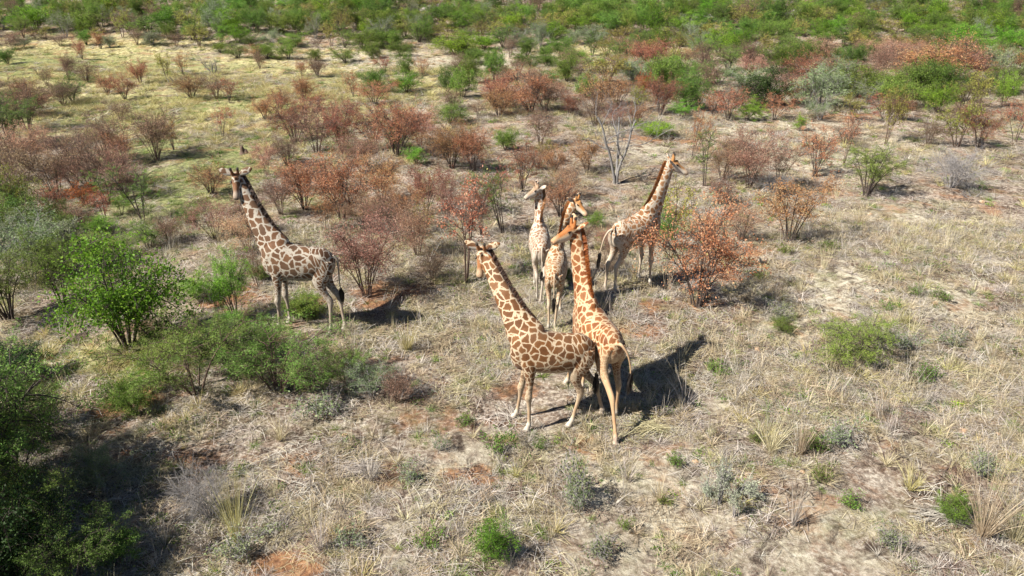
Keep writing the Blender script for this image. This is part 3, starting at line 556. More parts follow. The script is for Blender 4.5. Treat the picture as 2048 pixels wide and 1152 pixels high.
hand = [
 # kind, x, base y, top y, width (pixels of the photograph)
 ('acacia',22,292,188,130),('brown',55,262,152,110),('acacia',147,206,146,58),('brown',128,212,158,60),('brown',215,322,222,95),('brown',315,320,214,92),('sparse',346,300,232,34),
 ('sparse',446,272,208,52),('russet',534,238,190,56),('brown',40,400,268,120),('brown',112,398,282,130),('brown',190,390,262,110),('pink',60,340,246,110),('brown',150,345,250,100),('russet',250,330,250,60),
 ('thorn',290,440,322,96),('yellow',45,452,330,90),('orange',176,412,362,76),('sparse',112,432,365,70),('lime',245,430,385,50),('greyg',60,560,405,180),('acacia',20,640,500,170),('acacia',130,610,455,130),
 ('leafy',268,695,464,235),('mid',378,450,415,52),('pink',430,478,400,100),('russet',425,388,322,95),('brown',505,468,380,90),('pink',500,510,420,100),('lime',468,638,498,88),('brown',515,575,478,62),
 ('brown',640,305,200,120),('russet',590,285,195,100),('russet',690,308,200,90),('russet',800,312,196,120),('russet',745,300,215,80),('lime',806,258,225,30),('leafy',812,186,143,66),('russet',752,208,160,90),('brown',700,250,190,70),
 ('russet',682,440,305,150),('russet',605,420,312,105),('sparse',650,462,390,60),('brown',560,430,340,80),('pink',737,592,425,165),('pink',835,515,395,100),('russet',762,405,310,110),('russet',855,430,325,95),('brown',790,480,380,80),
 ('russet',900,335,240,105),('russet',945,345,250,75),('sapling',925,568,345,120),('thorn',1003,470,335,80),('sparse',960,470,360,60),('yellow',845,470,400,60),('sparse',1045,382,283,80),('brown',1080,290,212,80),('russet',1118,432,352,85),('russet',1170,345,272,70),('russet',1105,350,290,55),
 ('mid',925,195,134,62),('mid',990,165,98,50),('russet',992,218,142,62),('russet',1055,226,140,130),('russet',1000,235,175,70),('brown',1090,222,160,70),('mid',1132,165,104,50),('leafy',910,110,62,92),('mid',578,118,82,42),('mid',535,118,84,50),('mid',474,116,82,50),('mid',440,105,84,36),('mid',690,126,88,58),('mid',632,122,96,32),
 ('mid',745,118,82,50),('mid',800,112,84,52),('mid',730,98,60,60),('brown',636,95,74,30),('leafy',1312,272,243,78),('russet',1195,222,142,95),('russet',1238,212,150,80),('brown',1190,252,190,76),('orange',1287,190,138,34),('russet',1322,230,150,70),('mid',1376,218,150,80),('lime',1365,240,196,60),
 ('acacia',1408,128,62,62),('acacia',1456,142,92,66),('mid',1290,95,58,55),('acacia',1440,45,4,70),('dense',1520,216,132,98),('lime',1497,242,198,66),('greyg',1640,214,132,110),('mid',1700,196,128,100),('greyg',1636,240,195,60),('mid',1790,216,158,94),('greyg',1735,210,160,70),
 ('russet',1850,176,84,150),('russet',1905,164,66,130),('russet',2035,150,90,90),('leafy',1870,228,164,62),('yellow',1905,292,188,96),('russet',1952,296,214,80),('sparse',2034,284,196,74),('yellow',1770,290,170,56),('lime',1600,262,228,30),
 ('pink',1500,378,252,118),('sparse',1625,352,250,86),('brown',1560,372,285,80),('sapling',1690,330,222,44),('acacia',1735,392,292,108),('bare',1900,374,292,122),('russet',1582,486,352,150),('bare',1545,385,345,80),('russet',1390,608,392,215),('thorn',1412,372,252,70),('sparse',1386,322,212,52),
 ('yellow',1340,480,360,110),('mid',1740,100,72,44),('brown',1855,290,235,60),('pink',1180,70,44,40),
 ('acacia',1705,716,640,190),('mid',1565,662,632,58),('herb',1655,499,478,44),('herb',1568,508,488,34),('herb',1625,900,862,60),('mid',610,630,590,90),
 ('sprawl',390,790,640,290),('sprawl',560,775,645,240),('acacia',470,740,650,180),('sprawl',690,765,695,130),('sprawl',330,720,640,170),('mid',270,830,760,90),('brown',795,805,742,80),('bare',420,1036,935,110),('dullherb',480,1115,1062,110),('leafy',985,1116,1040,92),('dullherb',1150,1000,915,92),
 ('silver',1438,1010,918,46),('silver',1468,1036,950,44),('silver',1500,1000,955,36),('silver',1415,1000,955,30),('dullherb',1675,888,846,90),('lime',1895,1046,980,70),('dullherb',1155,1020,960,60),('dullherb',880,900,868,44),('herb',1000,900,862,70),('herb',1510,885,862,40),
 ('acacia',25,960,770,190),('acacia',-45,1090,860,260),('acacia',35,1010,850,190),('acacia',150,1175,1040,190),('dense',40,1180,990,210),('mid',230,1130,1060,110),('greyg',200,970,900,90),('acacia',50,1100,940,180),('greyg',120,1040,960,110),('acacia',-110,900,700,240),('dense',-130,1140,900,300),('acacia',90,880,770,120),('dense',40,760,690,120),
 ('mid',100,560,470,80),('acacia',60,480,380,90),('mid',1130,560,530,40),('pink',1215,500,450,50),('brown',1225,520,470,60),('brown',1170,500,440,60),
 ('russet',610,262,188,90),('brown',575,330,268,80),('pink',840,290,212,90),('pink',720,345,265,90),('brown',650,385,320,90),('pink',530,350,285,60),
 ('pink',730,460,380,90),('russet',810,455,365,80),('pink',895,440,350,70),('mid',790,300,240,50),('lime',830,330,290,50),('brown',865,560,500,60),('mid',520,560,530,50),
 ('brown',20,360,270,110),('pink',230,370,290,80),('brown',10,440,350,90),('mid',120,440,400,60),('brown',155,470,400,70),('sparse',210,440,380,60),('lime',200,470,430,70),('greyg',110,520,440,130),('acacia',200,540,470,120),
 ('acacia',240,520,465,80),('brown',250,395,310,90),('thorn',215,410,330,70),('mid',30,470,380,110),('mid',100,490,420,90),('pink',150,380,310,80),('acacia',300,500,440,80),('brown',340,490,430,60),('lime',470,690,620,70),('greyg',30,500,420,120),('lime',395,600,545,70),('herb',350,700,650,90),('lime',540,705,640,90),('herb',610,640,600,80),('herb',230,800,760,80),('lime',300,780,735,90),
 ('dullherb',640,830,785,110),('greyg',740,790,720,110),('brown',700,740,690,60),
 ('pink',1445,360,280,90),('brown',1460,330,265,70),('pink',1230,255,205,60),('russet',1270,250,200,60),('mid',1175,195,150,60),('russet',1140,230,180,60),('pink',1110,205,160,60),('mid',1010,300,255,50),('yellow',1090,330,280,50),
 ('brown',1560,180,130,80),('pink',1630,160,118,80),('mid',1570,130,92,80),('russet',1800,240,190,60),('mid',1880,120,84,80),('brown',1935,250,200,80),('brown',1690,290,250,70),
 ('brown',1440,410,350,70),('pink',1475,480,410,80),('mid',1190,460,425,40),('brown',1215,555,500,70),('sparse',1000,400,330,70),('thorn',960,430,345,80),('pink',1075,340,290,60),('pink',1135,400,330,60),('lime',1310,440,385,60),('lime',1330,500,420,40),
 ('dullherb',1800,700,660,80),('herb',1850,760,725,60),('dullherb',1560,640,600,50),('herb',1430,745,720,60),('dullherb',1900,690,650,70),('herb',1880,600,575,40),('herb',1780,620,600,40),('herb',1640,960,930,50),('herb',1700,1010,985,50),('dullherb',1780,1090,1050,70),('herb',1350,930,905,40),
 ('herb',1330,1010,990,30),('dullherb',1200,1110,1070,80),('herb',1250,1060,1035,40),('herb',860,1090,1060,60),('dullherb',820,960,925,60),('dullherb',700,1090,1050,70),('herb',1080,900,880,30),('herb',930,850,825,40),('herb',1830,590,570,30),('dullherb',1960,950,905,80),('herb',1520,560,540,30),
]
for h_ in hand: plant(*h_)
for kd, x_, y_, h_, w_ in [('dense', -10.1, 8.9, 4.3, 3.6), ('acacia', -10.0, 11.2, 3.4, 3.6), ('mid', -9.3, 7.2, 4.4, 3.2), ('acacia', -11.0, 10.0, 4.8, 3.6)]:
    plant_at(kd, W(x_, y_), h_, w_, pix=(x_*90+640, 1160+9-y_))
# the rest of the shrubs further off, nearest ones each on its own
frng = np.random.default_rng(5)
def density(px, py):
    if py < 12 or py > 250: return None
    left = px < 900
    if py < 78: return (1.0, ['mid']*3+['greyg']+['leafy','acacia','acacia','yellow','yellow','yellow','lime','brown','mid','mid','leafy'], 66, 48)
    if py < 100: return ((.25, ['brown','brown','mid','greyg','russet','brown','yellow'], 44, 34) if px < 380 else (.6, ['mid','mid','leafy','greyg','acacia','lime','yellow'], 62, 46))
    if left: return (.012 if py < 190 else .006, ['brown','sparse','russet','mid','yellow'], 40, 40) 
    if px < 1180: return (.1, ['mid','brown'], 44, 38)
    if py < 150: return (.75, ['mid','mid','greyg','russet','brown','yellow','acacia','leafy','pink','lime'], 60, 52)
    if py < 210: return (.45, ['mid','greyg','russet','pink','brown','yellow','acacia'], 66, 58)
    return (.12, ['yellow','brown','sparse','lime'], 50, 48)
occ = [(q['px'], q['py'], q['w']) for q in PL_]
cand = []
for k in range(14000):
    px = frng.uniform(-60, 2110); py = 12+frng.uniform(0, 1)**.8*240
    d = density(px, py)
    if not d or frng.random() > d[0]: continue
    fy = .62+py/260
    if any(abs(px-a)/(d[2]*fy*.42) < 1 and abs(py-b)/((4.5 if py < 78 else 7)+py*.07) < 1 for a, b, _ in occ): continue
    if any(abs(px-1220) < 40 and 180 < py < 250 for _ in (0,)): continue
    occ.append((px, py, 0)); cand.append((d[1][frng.integers(len(d[1]))], px, py, d[2]*fy*frng.uniform(.6, 1.25), d[3]*fy*frng.uniform(.6, 1.2)))
cand.sort(key=lambda c: -c[2])
room = 470-len(PL_)
for kd, px, py, wp, hp_ in cand[:room]: plant(kd, px, py, py-hp_, wp)
rest = cand[room:]
print('hand', len(hand), 'things', len(PL_), 'rest', len(rest))

# ---------------------------------------------------------------- scattered growth nobody could count
def hidden_collection(name, meshes):
    c = bpy.data.collections.new(name)
    for i, me in enumerate(meshes):
        o = bpy.data.objects.new('%s_%02d' % (name, i), me); c.objects.link(o)
    return c
def scatter(name, label, cat, coll, P, vid, rot, scl):
    me = bpy.data.meshes.new(name); me.vertices.add(len(P)); me.vertices.foreach_set('co', P.astype(np.float32).ravel())
    for nm, ty, fld, v in (('vid', 'INT', 'value', vid.astype(np.int32)), ('rotv', 'FLOAT_VECTOR', 'vector', rot.astype(np.float32).ravel()), ('sclv', 'FLOAT_VECTOR', 'vector', scl.astype(np.float32).ravel())):
        a = me.attributes.new(nm, ty, 'POINT'); a.data.foreach_set(fld, v)
    o = bpy.data.objects.new(name, me); col.objects.link(o); tag(o, label, cat, kind='stuff')
    ng = bpy.data.node_groups.new(name, 'GeometryNodeTree')
    ng.interface.new_socket('Geometry', in_out='INPUT', socket_type='NodeSocketGeometry'); ng.interface.new_socket('Geometry', in_out='OUTPUT', socket_type='NodeSocketGeometry')
    gi = ng.nodes.new('NodeGroupInput'); go = ng.nodes.new('NodeGroupOutput'); ip = ng.nodes.new('GeometryNodeInstanceOnPoints')
    ci = ng.nodes.new('GeometryNodeCollectionInfo'); ci.inputs['Collection'].default_value = coll; ci.inputs['Separate Children'].default_value = True; ci.inputs['Reset Children'].default_value = True
    def na(nm, ty):
        x = ng.nodes.new('GeometryNodeInputNamedAttribute'); x.data_type = ty; x.inputs['Name'].default_value = nm; return x.outputs['Attribute']
    L = ng.links.new
    L(gi.outputs[0], ip.inputs['Points']); L(ci.outputs[0], ip.inputs['Instance']); ip.inputs['Pick Instance'].default_value = True
    L(na('vid', 'INT'), ip.inputs['Instance Index']); L(na('rotv', 'FLOAT_VECTOR'), ip.inputs['Rotation']); L(na('sclv', 'FLOAT_VECTOR'), ip.inputs['Scale']); L(ip.outputs[0], go.inputs[0])
    md = o.modifiers.new('scatter', 'NODES'); md.node_group = ng
    return o
# far scrub on the slope: whole bushes merged per variant
def whole(kind, v):
    mb, ml, H, Wd = lib(kind)[v]
    def arr(me):
        a = np.empty(len(me.vertices)*3, np.float32); me.vertices.foreach_get('co', a); f = np.empty(len(me.loops), np.int32); me.loops.foreach_get('vertex_index', f); return a.reshape(-1, 3), f.reshape(-1, 4)
    va, fa = arr(mb)
    if ml is None: return mesh_np('scrub', va, [fa], [mb.materials[0]]), H, Wd
    vb, fb = arr(ml); r = np.empty(len(fb), np.float32); ml.attributes['rnd'].data.foreach_get('value', r)
    return mesh_np('scrub', np.concatenate([va, vb]), [np.concatenate([fa, fb+len(va)])], [mb.materials[0], ml.materials[0]], mi=[0]*len(fa)+[1]*len(fb), fattr=np.concatenate([np.zeros(len(fa)), r])), H, Wd
fk = ['mid', 'leafy', 'greyg', 'acacia', 'brown', 'yellow', 'lime', 'russet', 'orange', 'pink', 'sparse']
fm = [(k, whole(k, v)) for k in fk for v in (0, 1)]
fc = hidden_collection('scrub', [q[1][0] for q in fm]); names = [q[0] for q in fm]
Ps, Vi, Rt, Sc = [], [], [], []
for kd, px, py, wp, hp_ in rest:
    p = at(px, py); dep = (p-np.array([0, 0, CAMH])) @ fw; i = names.index(kd)+int(frng.integers(2)) if kd in names else 0
    _, (_, H, Wd) = fm[i]; s = wp*dep/FPX/Wd; Ps.append(p); Vi.append(i); Rt.append((0, 0, frng.uniform(0, 6.28))); Sc.append((s, s, hp_*dep/FPX/H*1.1))
# the slope beyond the top of the picture, and the plain to either side
for k in range(2600):
    y = frng.uniform(88, 200); x = frng.uniform(-1, 1)*(y*.95+40)
    if abs(x) < y*.72 and y < 100: continue
    kd = ['mid', 'leafy', 'greyg', 'acacia', 'mid', 'yellow', 'brown'][frng.integers(7)]; i = names.index(kd)+int(frng.integers(2)); s = frng.uniform(.7, 1.3)
    Ps.append((x, y, float(gh(x, y)))); Vi.append(i); Rt.append((0, 0, frng.uniform(0, 6.28))); Sc.append((s, s, s))
scatter('scrub', 'green scrub covering the far slope along the top edge', 'scrub', fc, np.array(Ps), np.array(Vi), np.array(Rt), np.array(Sc))

# grass
def blades(rng, n_, h, spread, lean, wd, seg=3, droop=.5, base=.03):
    az = rng.uniform(0, 6.28, n_); r = np.abs(rng.normal(0, base, n_)); b = np.stack([np.cos(az)*r, np.sin(az)*r, np.full(n_, -.01)], 1)
    az2 = az+rng.normal(0, .6, n_); ln = np.abs(rng.normal(lean, lean*.5, n_)); L = h*rng.uniform(.45, 1.1, n_)
    d = nrm(np.stack([np.cos(az2)*ln, np.sin(az2)*ln, np.ones(n_)], 1)); o = np.stack([np.cos(az2), np.sin(az2), -np.full(n_, .5)], 1)
    t = np.linspace(0, 1, seg+1); P = b[:, None]+d[:, None]*L[:, None, None]*t[None, :, None]+o[:, None]*(L*droop)[:, None, None]*(t**2)[None, :, None]*ln[:, None, None]
    P[..., 2] = np.maximum(P[..., 2], .004); s = nrm(np.cross(d, rng.normal(size=(n_, 3)))); wq = wd*(1-t*.75)
    A = P-s[:, None]*wq[None, :, None]; B = P+s[:, None]*wq[None, :, None]; k = seg+1
    V = np.concatenate([A.reshape(-1, 3), B.reshape(-1, 3)]); i = np.arange(n_*k).reshape(n_, k); F = np.stack([i[:, :-1], i[:, 1:], i[:, 1:]+n_*k, i[:, :-1]+n_*k], -1).reshape(-1, 4)
    return V, F, np.repeat(rng.random(n_), seg)
def litter(rng, n_, L, R_, wd, z=.02, dirj=3.0):
    c = np.stack([rng.normal(0, R_, n_), rng.normal(0, R_, n_), rng.uniform(.004, z, n_)], 1); az = rng.normal(0, dirj, n_); l = L*rng.uniform(.4, 1.2, n_)
    d = np.stack([np.cos(az), np.sin(az), rng.normal(0, .09, n_)], 1)*l[:, None]/2; s = np.stack([-np.sin(az), np.cos(az), np.zeros(n_)], 1)*wd; m_ = np.array([0, 0, 1])*l[:, None]*.08
    V = np.concatenate([c-d-s, c-d+s, c+m_+s, c+m_-s, c+d+s*.4, c+d-s*.4]); k = np.arange(n_)
    return V, np.concatenate([np.stack([k, k+n_, k+2*n_, k+3*n_], 1), np.stack([k+3*n_, k+2*n_, k+4*n_, k+5*n_], 1)]), np.tile(rng.random(n_), 2)
def rosette(rng, n_, R_, sz):
    c = np.stack([rng.normal(0, R_, n_), rng.normal(0, R_, n_), np.abs(rng.normal(0, R_*.5, n_))+.01], 1); a = rdir(rng, n_, .3)*sz*rng.uniform(.6, 1.3, (n_, 1)); b = nrm(np.cross(a, rdir(rng, n_, 1)))*sz*.45
    V = np.concatenate([c-a, c+b, c+a, c-b]); k = np.arange(n_); return V, np.stack([k, k+n_, k+2*n_, k+3*n_], 1), rng.random(n_)
q = np.random.default_rng(11)
GV = []   # variants
def gv(m_, arrs):
    V, F, r = arrs; GV.append(mesh_np('grass_variant', V, [F], [LF[m_]], fattr=r)); return len(GV)-1
IDX = dict(
 straw=[gv('straw', blades(q, 46, .26, 0, .75, .0042)) for _ in range(3)], pale=[gv('pale', blades(q, 46, .22, 0, 1.0, .0042)) for _ in range(3)],
 gold=[gv('gold', blades(q, 56, .28, 0, .6, .0045)) for _ in range(2)], green=[gv('ggrass', blades(q, 46, .16, 0, .9, .0045)) for _ in range(2)],
 litter=[gv('pale', litter(q, 60, .34, .2, .0036)) for _ in range(3)]+[gv('straw', litter(q, 60, .3, .2, .0036)) for _ in range(2)]+[gv('straw', litter(q, 40, .42, .12, .004, .06, .5))],
 dark=[gv('litter', litter(q, 60, .2, .16, .005)) for _ in range(2)]+[gv('litter', rosette(q, 70, .09, .022))],
 forb=[gv('mid', rosette(q, 60, .07, .02)), gv('green', rosette(q, 46, .06, .018)), gv('grey', rosette(q, 80, .08, .014))],
 tall=[gv('pale', blades(q, 16, .55, 0, .28, .0035, 4, .25, .06)) for _ in range(2)]+[gv('straw', blades(q, 22, .6, 0, .22, .0035, 4, .25, .05))])
gc = hidden_collection('grass_variant', GV)
def vnoise(x, y, s, seed):
    r = np.random.default_rng(seed); o = 0
    for k in range(5):
        a = r.uniform(0, 6.28); f = s*1.9**k; o = o+np.sin((x*math.cos(a)+y*math.sin(a))*f+r.uniform(0, 6))*np.sin((x*math.sin(a+1)-y*math.cos(a+1))*f*1.1+r.uniform(0, 6))/1.35**k
    return o
def field(n_, y0, y1, grow, seed):
    r = np.random.default_rng(seed); y = np.sqrt(r.uniform(y0**2, y1**2, n_)); x = r.uniform(-1, 1, n_)*(y*.76+3.5)
    zb, zg, zy, zp = zval('bare', x, y), zval('green', x, y), zval('gold', x, y), zval('pale', x, y)
    v = vnoise(x, y, .9, 4); v2 = vnoise(x, y, .55, 9)
    keep = r.random(n_) < np.clip(.5+.75*v-.6*zb, .03, 1); u = r.random(n_)
    cls = np.empty(n_, object)
    pr = np.stack([.10+.2*zp+0*x, .15+.3*zp, .03+.9*zy, .05+.75*zg+.1*np.clip(v2, 0, 1), .38-.12*zg-.18*zy, .17+.2*zb+.2*np.clip(-v, 0, 1), .10+.08*zg+.12*np.clip(v2, 0, 1), .035+.05*zp], 1)
    pr = np.clip(pr, .001, 5); cm = np.cumsum(pr, 1)/pr.sum(1)[:, None]; ci = (u[:, None] > cm).sum(1)
    ks = ['straw', 'pale', 'gold', 'green', 'litter', 'dark', 'forb', 'tall']; vid = np.array([IDX[ks[c]][r.integers(len(IDX[ks[c]]))] for c in ci])
    s = (.42+.95*r.random(n_)**1.5)*(1+(y-8)/grow); s = np.where(ci == 7, np.minimum(s, 1.4), s)
    P = np.stack([x, y, gh(x, y)], 1); rot = np.stack([r.normal(0, .08, n_), r.normal(0, .08, n_), r.uniform(0, 6.28, n_)], 1)
    return P[keep], vid[keep], rot[keep], np.stack([s, s, s*np.clip(1-(y-20)/120, .5, 1)], 1)[keep]
parts = [field(52000, 6.5, 26, 60, 1), field(38000, 26, 62, 45, 2), field(16000, 62, 110, 45, 3)]
scatter('dry_grass', 'dry straw-coloured grass, litter and small green weeds over the whole ground', 'grass', gc, *[np.concatenate([p[i] for p in parts]) for i in range(4)])

# ---------------------------------------------------------------- single grass tufts, stones, dead wood
def small(name, me_arr, m_, p, label, cat, group=None, scl=1.0, smooth=False):
    V, F, r = me_arr; me = mesh_np(name, V, F if isinstance(F, list) else [F], [m_], smooth, fattr=r)
    o = link(bpy.data.objects.new(name, me)); o.location = p; o.scale = (scl,)*3; return tag(o, label, cat, group)
def pxh(px, pb, pt):
    p = at(px, pb); h = .6
    for _ in range(4): h *= (pb-pt)/max(pb-proj(p+np.array([0, 0, h]))[1], .5)
    return p, h
for px, pb, pt, nb, ln, mm, lb in [
  (1600,912,830,80,.16,'straw','narrow upright straw tuft, right one of the pair on the right foreground'),
  (1540,905,832,110,.35,'straw','wider straw tuft, left one of the pair on the right foreground'),
  (815,702,642,110,.3,'gold','golden straw tuft between the far left giraffe and the amber giraffe'),
  (1965,1075,915,120,.28,'straw','very tall loose straw clump near the right edge at the bottom'),
  (2030,1085,930,90,.3,'straw','tall straw clump cut by the right edge at the bottom'),
  (475,1085,930,70,.14,'gold','thin yellow straw stems beside the bare grey shrub at bottom left'),
  (1585,1050,965,50,.16,'pale','thin reddish dry stems right of the silvery shrub'),
  (1370,815,742,40,.3,'pale','pale dry grass stalks standing in the orange giraffe shadow'),
  (1330,800,760,40,.5,'pale','short pale grass tuft at the edge of the orange giraffe shadow'),
  (1195,500,470,60,.3,'gold','small yellow grass tuft behind the orange giraffe neck'),
  (1265,556,530,60,.3,'gold','yellow grass tuft between the legs of the tawny giraffe'),
  (1720,450,400,90,.4,'straw','pale straw tuft below the feathery shrub at right'),
  (1805,650,610,90,.3,'gold','golden grass tuft on the right slope above the feathery acacia'),
  (1600,585,550,90,.4,'straw','straw tuft on open ground below the large russet shrub at right'),
  (560,880,830,90,.5,'straw','loose straw tuft in front of the sprawling acacias'),
  (180,920,860,110,.6,'straw','broad straw tuft on bare earth at lower left'),
  (90,720,675,120,.6,'gold','yellow-green grass tuft below the leafy bush at left'),
  (210,715,670,120,.6,'gold','yellow grass tuft just under the large leafy bush'),
  (640,1100,1010,50,.2,'pale','pale thin stalks at the bottom left of centre'),
  (1320,1000,950,60,.4,'straw','small straw tuft left of the silvery shrub'),
  (1820,980,930,80,.4,'gold','yellowish grass tuft left of the tall straw at right'),
  (1150,700+190,860,50,.5,'straw','short straw tuft below the hoof of the amber giraffe'),
  (740,960,900,60,.3,'pale','pale stalks on the middle foreground left of centre'),
  (1255,960,915,60,.4,'pale','faded grass tuft in the foreground below the orange giraffe')]:
    p, h = pxh(px, pb, pt); small('grass_tuft', blades(q, nb, h*1.05, 0, ln, .0048, 5, .35, .05), LF[mm], p, lb, 'grass tuft', 'single tufts of tall dry grass')
# flattened sheaf of straw
small('straw_sheaf', litter(q, 150, .9, .1, .005, .1, .35), LF['pale'], at(715, 945), 'flattened sheaf of bleached straw lying on the ground at bottom centre left', 'straw')
small('straw_sheaf', litter(q, 120, 1.0, .09, .005, .12, .35), LF['straw'], at(1300, 862), 'bent heap of straw beside the hoof of the orange giraffe', 'straw')
small('straw_sheaf', litter(q, 120, .9, .09, .005, .12, .4), LF['pale'], at(1880, 1040), 'bent pale straw lying in front of the yellow-green shrub at lower right', 'straw')
# stones
m, n, out = mat('weathered_stone'); tc = N(n, 'ShaderNodeTexCoord'); no = N(n, 'ShaderNodeTexNoise'); no.inputs['Scale'].default_value = 9; no.inputs['Detail'].default_value = 6; n.links.new(tc.outputs['Object'], no.inputs['Vector'])
c = ramp(n, no.outputs[0], [(.3, (.2, .12, .07)), (.5, (.42, .28, .17)), (.7, (.58, .47, .35))]); b = N(n, 'ShaderNodeBsdfPrincipled'); b.inputs['Roughness'].default_value = .9
n.links.new(c, b.inputs['Base Color']); n.links.new(b.outputs[0], out.inputs[0]); stone_m = m
m, n, out = mat('dark_rock'); tc = N(n, 'ShaderNodeTexCoord'); no = N(n, 'ShaderNodeTexNoise'); no.inputs['Scale'].default_value = 5; no.inputs['Detail'].default_value = 8; n.links.new(tc.outputs['Object'], no.inputs['Vector'])
c = ramp(n, no.outputs[0], [(.35, (.08, .07, .065)), (.65, (.33, .3, .27))]); b = N(n, 'ShaderNodeBsdfPrincipled'); b.inputs['Roughness'].default_value = .9
n.links.new(c, b.inputs['Base Color']); n.links.new(b.outputs[0], out.inputs[0]); rock_m = m
def stone_mesh(r, sx, sy, sz, sub=3):
    import bmesh
    bm = bmesh.new(); bmesh.ops.create_icosphere(bm, subdivisions=sub, radius=1)
    ph = r.uniform(0, 6, 9); pl = nrm(r.normal(size=(7, 3)))
    for v in bm.verts:
        c_ = np.array(v.co); d = 1+.1*math.sin(3*c_[0]+ph[0])+.1*math.sin(4*c_[1]+ph[1])+.07*math.sin(7*c_[2]+5*c_[0]+ph[2])
        c_ = c_*d
        for nn in pl:
            e_ = c_@nn-.72
            if e_ > 0: c_ = c_-nn*e_*.85
        v.co = c_*np.array([sx, sy, sz])
    me = bpy.data.meshes.new('stone'); bm.to_mesh(me); bm.free(); return me
ORD = ['', 'first', 'second', 'third', 'fourth', 'fifth', 'sixth', 'seventh', 'eighth', 'ninth', 'tenth', 'eleventh', 'twelfth', 'thirteenth', 'fourteenth', 'fifteenth', 'sixteenth', 'seventeenth', 'eighteenth', 'nineteenth', 'twentieth', 'twenty-first', 'twenty-second', 'twenty-third', 'twenty-fourth', 'twenty-fifth', 'twenty-sixth', 'twenty-seventh', 'twenty-eighth', 'twenty-ninth', 'thirtieth']
for px, py, s_, lb in [(1607,705,.09,'orange stone left of the low feathery acacia at right'),(1680,733,.07,'small brown stone beside the roots of the low feathery acacia'),(1697,753,.1,'flat pale stone in front of the low feathery acacia'),
  (1608,735,.07,'orange-brown stone below the larger orange one at right'),(1870,608,.11,'orange stone on open straw at the right'),(1600,602,.07,'small tan stone on the straw at mid right'),(1755,583,.09,'tan stone in the middle of the right field'),
  (1995,868,.06,'small white stone at the right edge of the foreground'),(1925,865,.1,'reddish stone on bare earth at lower right'),(1985,735,.09,'pale stone near the right edge'),(1515,700,.08,'orange stone right of the giraffe shadow head'),
  (880,582,.1,'brown stone in bare earth left of the amber giraffe head'),(985,598,.08,'grey stone beside the amber giraffe neck'),(690,872,.07,'small pale stone in the left foreground'),(305,872,.09,'orange stone on the bare mound at left'),
  (690,985,.09,'dusty stone left of bottom centre'),(1605,945,.06,'pale pebble below the pair of straw tufts'),(1392,925,.07,'pinkish stone in the foreground below the giraffe shadow'),(1740,430,.1,'brown stone near the feathery shrub at upper right'),
  (1965,405,.12,'flat stone right of the silvery leafless shrub'),(1860,470,.09,'small stone below the silvery leafless shrub'),(1485,620,.08,'tan stone right of the red tree base')]:
    me = stone_mesh(q, s_*q.uniform(.9, 1.4), s_, s_*.6); me.materials.append(stone_m)
    o = link(bpy.data.objects.new('stone', me)); o.location = at(px, py)+np.array([0, 0, s_*.2]); o.rotation_euler = (q.uniform(-.2, .2), 0, q.uniform(0, 6)); tag(o, lb, 'stone', 'stones lying in the grass')
for px, py, s_, lb in [(1395,40,1.5,'dark grey rock outcrop on the far slope right of centre'),(1560,38,1.3,'low dark rock among bushes on the far slope'),(1620,22,1.4,'grey rock outcrop near the top edge, right of the others'),
  (600,4,1.6,'pale boulder at the top edge left of centre'),(860,18,1.4,'dark rock ledge at the top of the slope near centre'),(880,30,1.1,'smaller rock below the ledge near centre'),(1840,30,1.2,'low grey rock high on the far slope at right')]:
    me = stone_mesh(q, s_*1.6, s_, s_*.6, 4); me.materials.append(rock_m)
    o = link(bpy.data.objects.new('rock', me)); o.location = at(px, py); o.rotation_euler = (0, 0, q.uniform(-.5, .5)); tag(o, lb, 'rock', 'rocks on the far slope')

def dead_tree(px, pb, pt, label, name='dead_tree', seed=1, width=1.0, leaves=0):
    """trunk and crooked bare limbs"""
    r = np.random.default_rng(seed); p, H = pxh(px, pb, pt); t = bpy.data.objects.new(name, None); col.objects.link(t); t.location = p
    tag(t, label, 'tree' if H > 1.2 else 'dead wood')
    segs = []
    def limb(a, d, L, r_, dep):
        k = 9; P = [np.array(a, float)]; dd = nrm(d)
        for i in range(k-1):
            dd = nrm(dd+r.normal(0, .2, 3)+np.array([0, 0, .08])); P.append(P[-1]+dd*L/(k-1))
        P = np.array(P); segs.append((P, r_, r_*.45, dep))
        if dep < 3:
            for _ in range(4 if dep == 0 else 5):
                i = r.integers(3, k-1); ax = rdir(r, 1)[0]; limb(P[i], nrm(P[i]-P[i-1])*.7+ax*.85+np.array([0, 0, .12]), L*r.uniform(.4, .7), r_*(1-i/k*.5)*.5, dep+1)
    for az, ti, L in [(1.6, .1, .95), (.2, .5, .95), (3.0, .25, 1.0)]:
        limb((.05*math.cos(az), .05*math.sin(az), -.1), (math.cos(az)*ti*width, math.sin(az)*ti*width, 1), H*L, .024*H**.5*1.6, 0)
    for nm, sel, sd_ in (('trunk', lambda d: d == 0, 9), ('bare_limbs', lambda d: d > 0, 5)):
        Vs, Fs, b_ = [], [], 0
        for P, a_, c_, dp in segs:
            if sel(dp):
                V, F = tubes(P[None], np.array([a_]), np.array([c_]), sd_); Vs.append(V); Fs.append(F+b_); b_ += len(V)
        link(bpy.data.objects.new(nm, mesh_np(nm, np.concatenate(Vs), [np.concatenate(Fs)], [BK['dead']], True)), t)
    if leaves:
        V, F, rr = rosette(r, leaves, .22, .05); V = V+np.array([.1, 0, H*.42]); link(bpy.data.objects.new('leaf_sprig', mesh_np('leaf_sprig', V, [F], [LF['lime']], fattr=rr)), t)
dead_tree(1232, 368, 222, 'crooked dead grey tree with bare limbs behind the giraffes', seed=12, width=.8)
dead_tree(425, 150, 115, 'leaning dead grey tree on the far left plain', 'dead_tree', 3, 2.0)
dead_tree(345, 168, 152, 'low heap of fallen grey branches on the left plain', 'fallen_branches', 5, 4.0)
